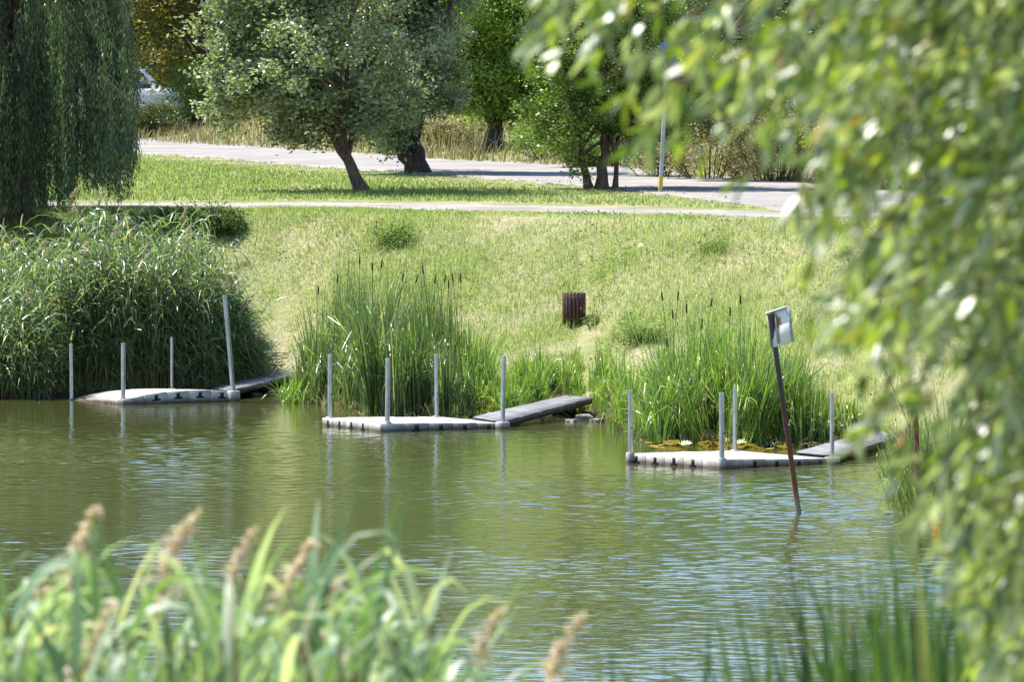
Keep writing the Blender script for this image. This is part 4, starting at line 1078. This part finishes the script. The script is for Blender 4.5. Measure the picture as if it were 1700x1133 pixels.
# ------------------------------------------------------------ parked vehicles
def car(px, D, rz, paint, label, van=False):
    x = (px - CX) / FPX * D; root = empty('parked_car', (x, D, g(x, D)), rz); tag(root, label, 'van' if van else 'car')
    L = 4.6; W = 1.8
    if van: prof = [(-2.3, .35), (2.25, .35), (2.3, .75), (2.15, 1.02), (1.35, 1.18), (.55, 1.85), (-2.15, 1.92), (-2.3, 1.0)]; top0 = (.50, 1.86, -2.1, 1.25)
    else: prof = [(-2.2, .32), (2.2, .32), (2.25, .65), (2.05, .86), (1.15, .97), (.45, 1.42), (-1.0, 1.46), (-1.85, 1.02), (-2.2, .92)]
    def shell(mb, prof, wy_lo, wy_hi, zlo, zhi):
        n = len(prof); V = []
        for s in (-1, 1):
            for (a, b) in prof:
                t = min(1, max(0, (b - zlo) / (zhi - zlo))); V.append((a, s * (wy_lo + (wy_hi - wy_lo) * t), b))
        F4 = [[k, (k + 1) % n, n + (k + 1) % n, n + k] for k in range(n)]
        n0 = mb.n; mb.add(V, F4)
        mb.L.append(np.array(list(range(n)) [::-1] + list(range(n, 2 * n)), np.int32) + n0); mb.T.append(np.array([n, n], np.int32)); mb.M.append(np.zeros(2, np.int32))
    import bmesh
    mb = MB(); shell(mb, prof, W / 2, W / 2 - .22, .95, 1.9)
    me = mb.mesh('body', paint); bm = bmesh.new(); bm.from_mesh(me); bmesh.ops.recalc_face_normals(bm, faces=bm.faces)
    bmesh.ops.bevel(bm, geom=list(bm.edges), offset=.05, segments=2, affect='EDGES'); bm.to_mesh(me); bm.free()
    link('body', me, root)
    zt = 1.84 if van else 1.40; zb = 1.2 if van else 1.0
    def sidey(z): return W / 2 - .22 * min(1, max(0, (z - .95) / .95))
    def quad(name, pts, mat, th=.0):
        mb = MB(); P_ = np.array(pts, float); nn = np.cross(P_[1] - P_[0], P_[2] - P_[0]); nn /= np.linalg.norm(nn)
        V = np.concatenate([P_ + nn * .006, P_ - nn * .02]); k = len(pts)
        mb.add(V, [[a, (a + 1) % k, k + (a + 1) % k, k + a] for a in range(k)]); n0 = mb.n - 2 * k
        mb.L.append(np.array(list(range(k)) + list(range(2 * k - 1, k - 1, -1)), np.int32) + n0); mb.T.append(np.array([k, k], np.int32)); mb.M.append(np.zeros(2, np.int32))
        return link(name, mb.mesh(name, mat), root)
    wx = [(-2.0, -1.0), (-.92, .0), (.08, .95)] if van else [(-1.25, -.35), (-.27, .85)]
    for (a, b) in wx:
        for s in (-1, 1):
            bt = b
            tt_ = b - (.38 if b > .5 else .04); ta = a + (.25 if (not van and a < -1) else .04)
            pts = [(a, s * sidey(zb), zb), (bt, s * sidey(zb), zb), (tt_, s * sidey(zt - .1), zt - .1), (ta, s * sidey(zt - .1), zt - .1)]
            if s > 0: pts = pts[::-1]
            quad('side_window', pts, M['glass'])
    if van: fr_, tr_ = [(1.28, 1.24), (.62, 1.79)], None
    else: fr_ = [(1.08, 1.02), (.52, 1.37)]
    (xa, za), (xb, zb2) = fr_
    quad('windscreen', [(xa, sidey(za) - .1, za + .012), (xb, sidey(zb2) - .08, zb2 + .012), (xb, -sidey(zb2) + .08, zb2 + .012), (xa, -sidey(za) + .1, za + .012)][::-1], M['glass'])
    wm = MB(); tube(wm, [(0, -.1, 0), (0, .1, 0)], .32, 20); wme = wm.mesh('wheel', M['tyre'])
    rm = MB(); tube(rm, [(0, -.11, 0), (0, .11, 0)], .19, 14); rme = rm.mesh('rim', M['steel'])
    for sx in (-1.4, 1.42):
        for sy in (-1, 1):
            w = link('wheel', wme, root); w.location = (sx, sy * (W / 2 - .08), .32); link('rim', rme, w)
    for s in (-1, 1):
        mb = MB(); box(mb, (2.2, s * .62, .78), (.12, .36, .16), bev=.02); link('headlight', mb.mesh('headlight', M['light']), root)
        mb = MB(); box(mb, (-2.26 if van else -2.17, s * .7, .9), (.08, .16, .2), bev=.02); link('tail_light', mb.mesh('tail_light', M['red_lens']), root)
        mb = MB(); box(mb, (.95, s * (W / 2 + .06), 1.12), (.12, .2, .14), bev=.03); link('mirror', mb.mesh('mirror', paint), root)
car(224, 246, R(-18), M['white_paint'], 'white van parked in tree shade behind the dark bush at left', True)
car(745, 262, R(10), M['white_paint'], 'pale car glimpsed between the double trunk tree and the robinia')
car(1305, 236, R(5), M['grey_paint'], 'silver car glimpsed through leaves beneath the thin lamp post')

# ------------------------------------------------------------ near willow (right, out of focus)
nw0 = Vector((1.75, 12.5, 0)); nw0.z = g(1.75, 12.5)
nw = empty('near_willow', nw0); tag(nw, 'out of focus leafy willow branches hanging close by at the right', 'tree')
rg = np.random.default_rng(101); o0 = np.array(nw0)
trunk = np.array([(1.75, 12.5, nw0.z - .1), (1.72, 12.5, 5.2), (1.8, 12.5, 6.4), (1.7, 12.6, 7.6), (1.6, 12.6, 9)])
mb = MB(); tube(mb, trunk - o0, [.17, .13, .11, .08, .05], 12); link('trunk', mb.mesh('trunk', M['bark'], True), nw)
# density of the foliage over the picture: left boundary per height, density growing to the right
BY = [-260, 0, 60, 110, 160, 200, 240, 280, 310, 345, 400, 440, 520, 580, 620, 680, 740, 800, 860, 900, 940, 1000, 1080]
BX = [820, 860, 865, 860, 870, 900, 980, 1120, 1290, 1300, 1240, 1250, 1290, 1310, 1290, 1370, 1390, 1440, 1470, 1550, 1560, 1560, 1600]
def accept(px, py):
    bx = np.interp(py, BY, BX); t = (px - bx)
    top = py < 290
    dens = np.where(top & (px < 1260), np.interp(t, [0, 50, 160, 400], [.2, .36, .40, .46]), np.interp(t, [0, 60, 160, 300, 480], [.30, .50, .52, .68, 1.0]))
    dens = np.where((px > 1250) & (px < 1540), dens * 1.0, dens * .8)
    dens = np.where(px > 1560, 1.0, dens)
    dens = np.where((px > 1545) & (py > 560), 1.45, dens)
    dens = np.where((px > 1430) & (px < 1590) & (py > 590) & (py < 900), .22, dens)
    dens = np.where((px > 1600) & (py > 620), 1.45, dens)
    dens = np.where((px > 1540) & (py > 930), 1.35, dens)
    dens = np.where((px > 1060) & (px < 1240) & (py > 30) & (py < 170), dens * .12, dens)
    dens = np.where((px > 1340) & (px < 1510) & (py > 610) & (py < 790), .06, dens)
    return np.where(t > 0, dens, 0)
tw = MB(); lf = MB(); cl = []
NT = 0; B_, Dd = [], []
tries = 0
while NT < 800 and tries < 60000:
    tries += 1
    px = rg.uniform(860, 1800); py = rg.uniform(-260, 1200)
    ac = accept(px, py)
    gap = vnoise(np.array([px / 100.]), np.array([py / 100.]), 57, 3.2)[0] + .5 * vnoise(np.array([px / 100.]), np.array([py / 100.]), 59, 7)[0]
    ac_ = ac
    if px < 1560: ac = ac * np.clip(.85 - .95 * gap, .08, 1.35)
    if rg.random() * 1.35 > ac: continue
    D = rg.uniform(11.0, 13.6)
    tip = np.array(AT(px, py, D))
    # a hanging spray: comes in from the right, arches over and droops to its tip
    L = rg.uniform(.16, .42); t = np.linspace(0, 1, 7)
    sx1 = rg.uniform(.25, 1.0) * L; sz1 = rg.uniform(.25, .95) * L; sy1 = rg.normal(0, .35) * L
    pts = np.stack([tip[0] + sx1 * (1 - t) ** 1.0, tip[1] + sy1 * (1 - t), tip[2] + sz1 * (1 - t ** 1.6)], 1)
    tube(tw, pts - o0, np.linspace(.0032, .001, 7), 4, cap=False)
    seglen = np.linalg.norm(np.diff(pts, axis=0), axis=1).sum(); nl = int(seglen / .0125)
    tt = np.sort(rg.random(nl)) ** .85; P_ = np.stack([np.interp(tt, t, pts[:, k]) for k in range(3)], 1)
    dr_ = np.gradient(pts, axis=0); dr_ /= np.linalg.norm(dr_, axis=1)[:, None]
    ax = np.stack([np.interp(tt, t, dr_[:, k]) for k in range(3)], 1)
    s1_ = np.cross(ax, [0.1, .3, 1.]); s1_ /= np.linalg.norm(s1_, axis=1)[:, None]; s2_ = np.cross(ax, s1_)
    az = np.arange(nl) * 2.4 + rg.uniform(0, 6)
    d = ax * .8 + np.cos(az)[:, None] * s1_ * .75 + np.sin(az)[:, None] * s2_ * .55 + rg.normal(0, .18, (nl, 3)) + np.array([0, 0, -.12])
    d /= np.linalg.norm(d, axis=1)[:, None]
    B_.append(P_ - o0); Dd.append(d); NT += 1
    if rg.random() < .25: cl.append(pts[0])
B_ = np.concatenate(B_); Dd = np.concatenate(Dd); N = len(B_)
ribbons(lf, B_, Dd, rg.uniform(.034, .074, N), rg.uniform(.010, .018, N), rg.uniform(0, .7, N), rg, 5, np.array([.15, .75, 1, .9, .55, .05]))
link('leaves', lf.mesh('leaves', M['leaf_near']), nw); link('twigs', tw.mesh('twigs', M['twig']), nw)
mb = MB()
for e in cl[:90]:
    zz = min(e[2] + rg.uniform(.15, .5), 8.8); k = np.interp(zz, trunk[:, 2], np.arange(5)); s_ = np.array([np.interp(zz, trunk[:, 2], trunk[:, a]) for a in range(3)])
    L = np.linalg.norm(e - s_); m1 = s_ * .6 + e * .4 + np.array([0, 0, .10 * L]); m2 = s_ * .25 + e * .75 + np.array([0, 0, .08 * L])
    tube(mb, np.array([s_, m1, m2, e]) - o0, [.012, .007, .004, .002], 5)
link('branches', mb.mesh('branches', M['twig'], True), nw)

# ------------------------------------------------------------ understorey beyond the dry grass
for q in range(15):
    px = -80 + q * 128 + [0, 30, -20][q % 3]; D = 252 + (q * 7) % 11 - .016 * px
    if 120 < px < 300: D += 14
    x = (px - CX) / FPX * D; f = Vector((x, D, g(x, D))); rgg = np.random.default_rng(700 + q)
    h_ = rgg.uniform(1.8, 3.2)
    bl = [(np.array(f) + np.array([rgg.uniform(-1.5, 1.5), rgg.uniform(-.8, .8), h_ * rgg.uniform(.2, .8)]), np.array([.9, .8, h_ * .3]), 1) for _ in range(7)]
    where = ['far left edge', 'left of the white van', 'behind the white van', 'right of the white van', 'behind the crown of the slim leaning tree', 'above the slim leaning trunk', 'left of the double trunk tree',
             'just right of the double trunk tree', 'behind the robinia trunk', 'behind the grey lamp post', 'behind the three stemmed tree', 'behind the road sign', 'left of the thin mast', 'right of the thin mast', 'far right edge'][q]
    shrub('understorey_bush', 'dark bush under the background trees, ' + where, f, bl, ['leaf_dark', 'leaf_mid'][q % 3 == 1], 9000, .13, 110, .24, 720 + q, group='bushes under the background trees')
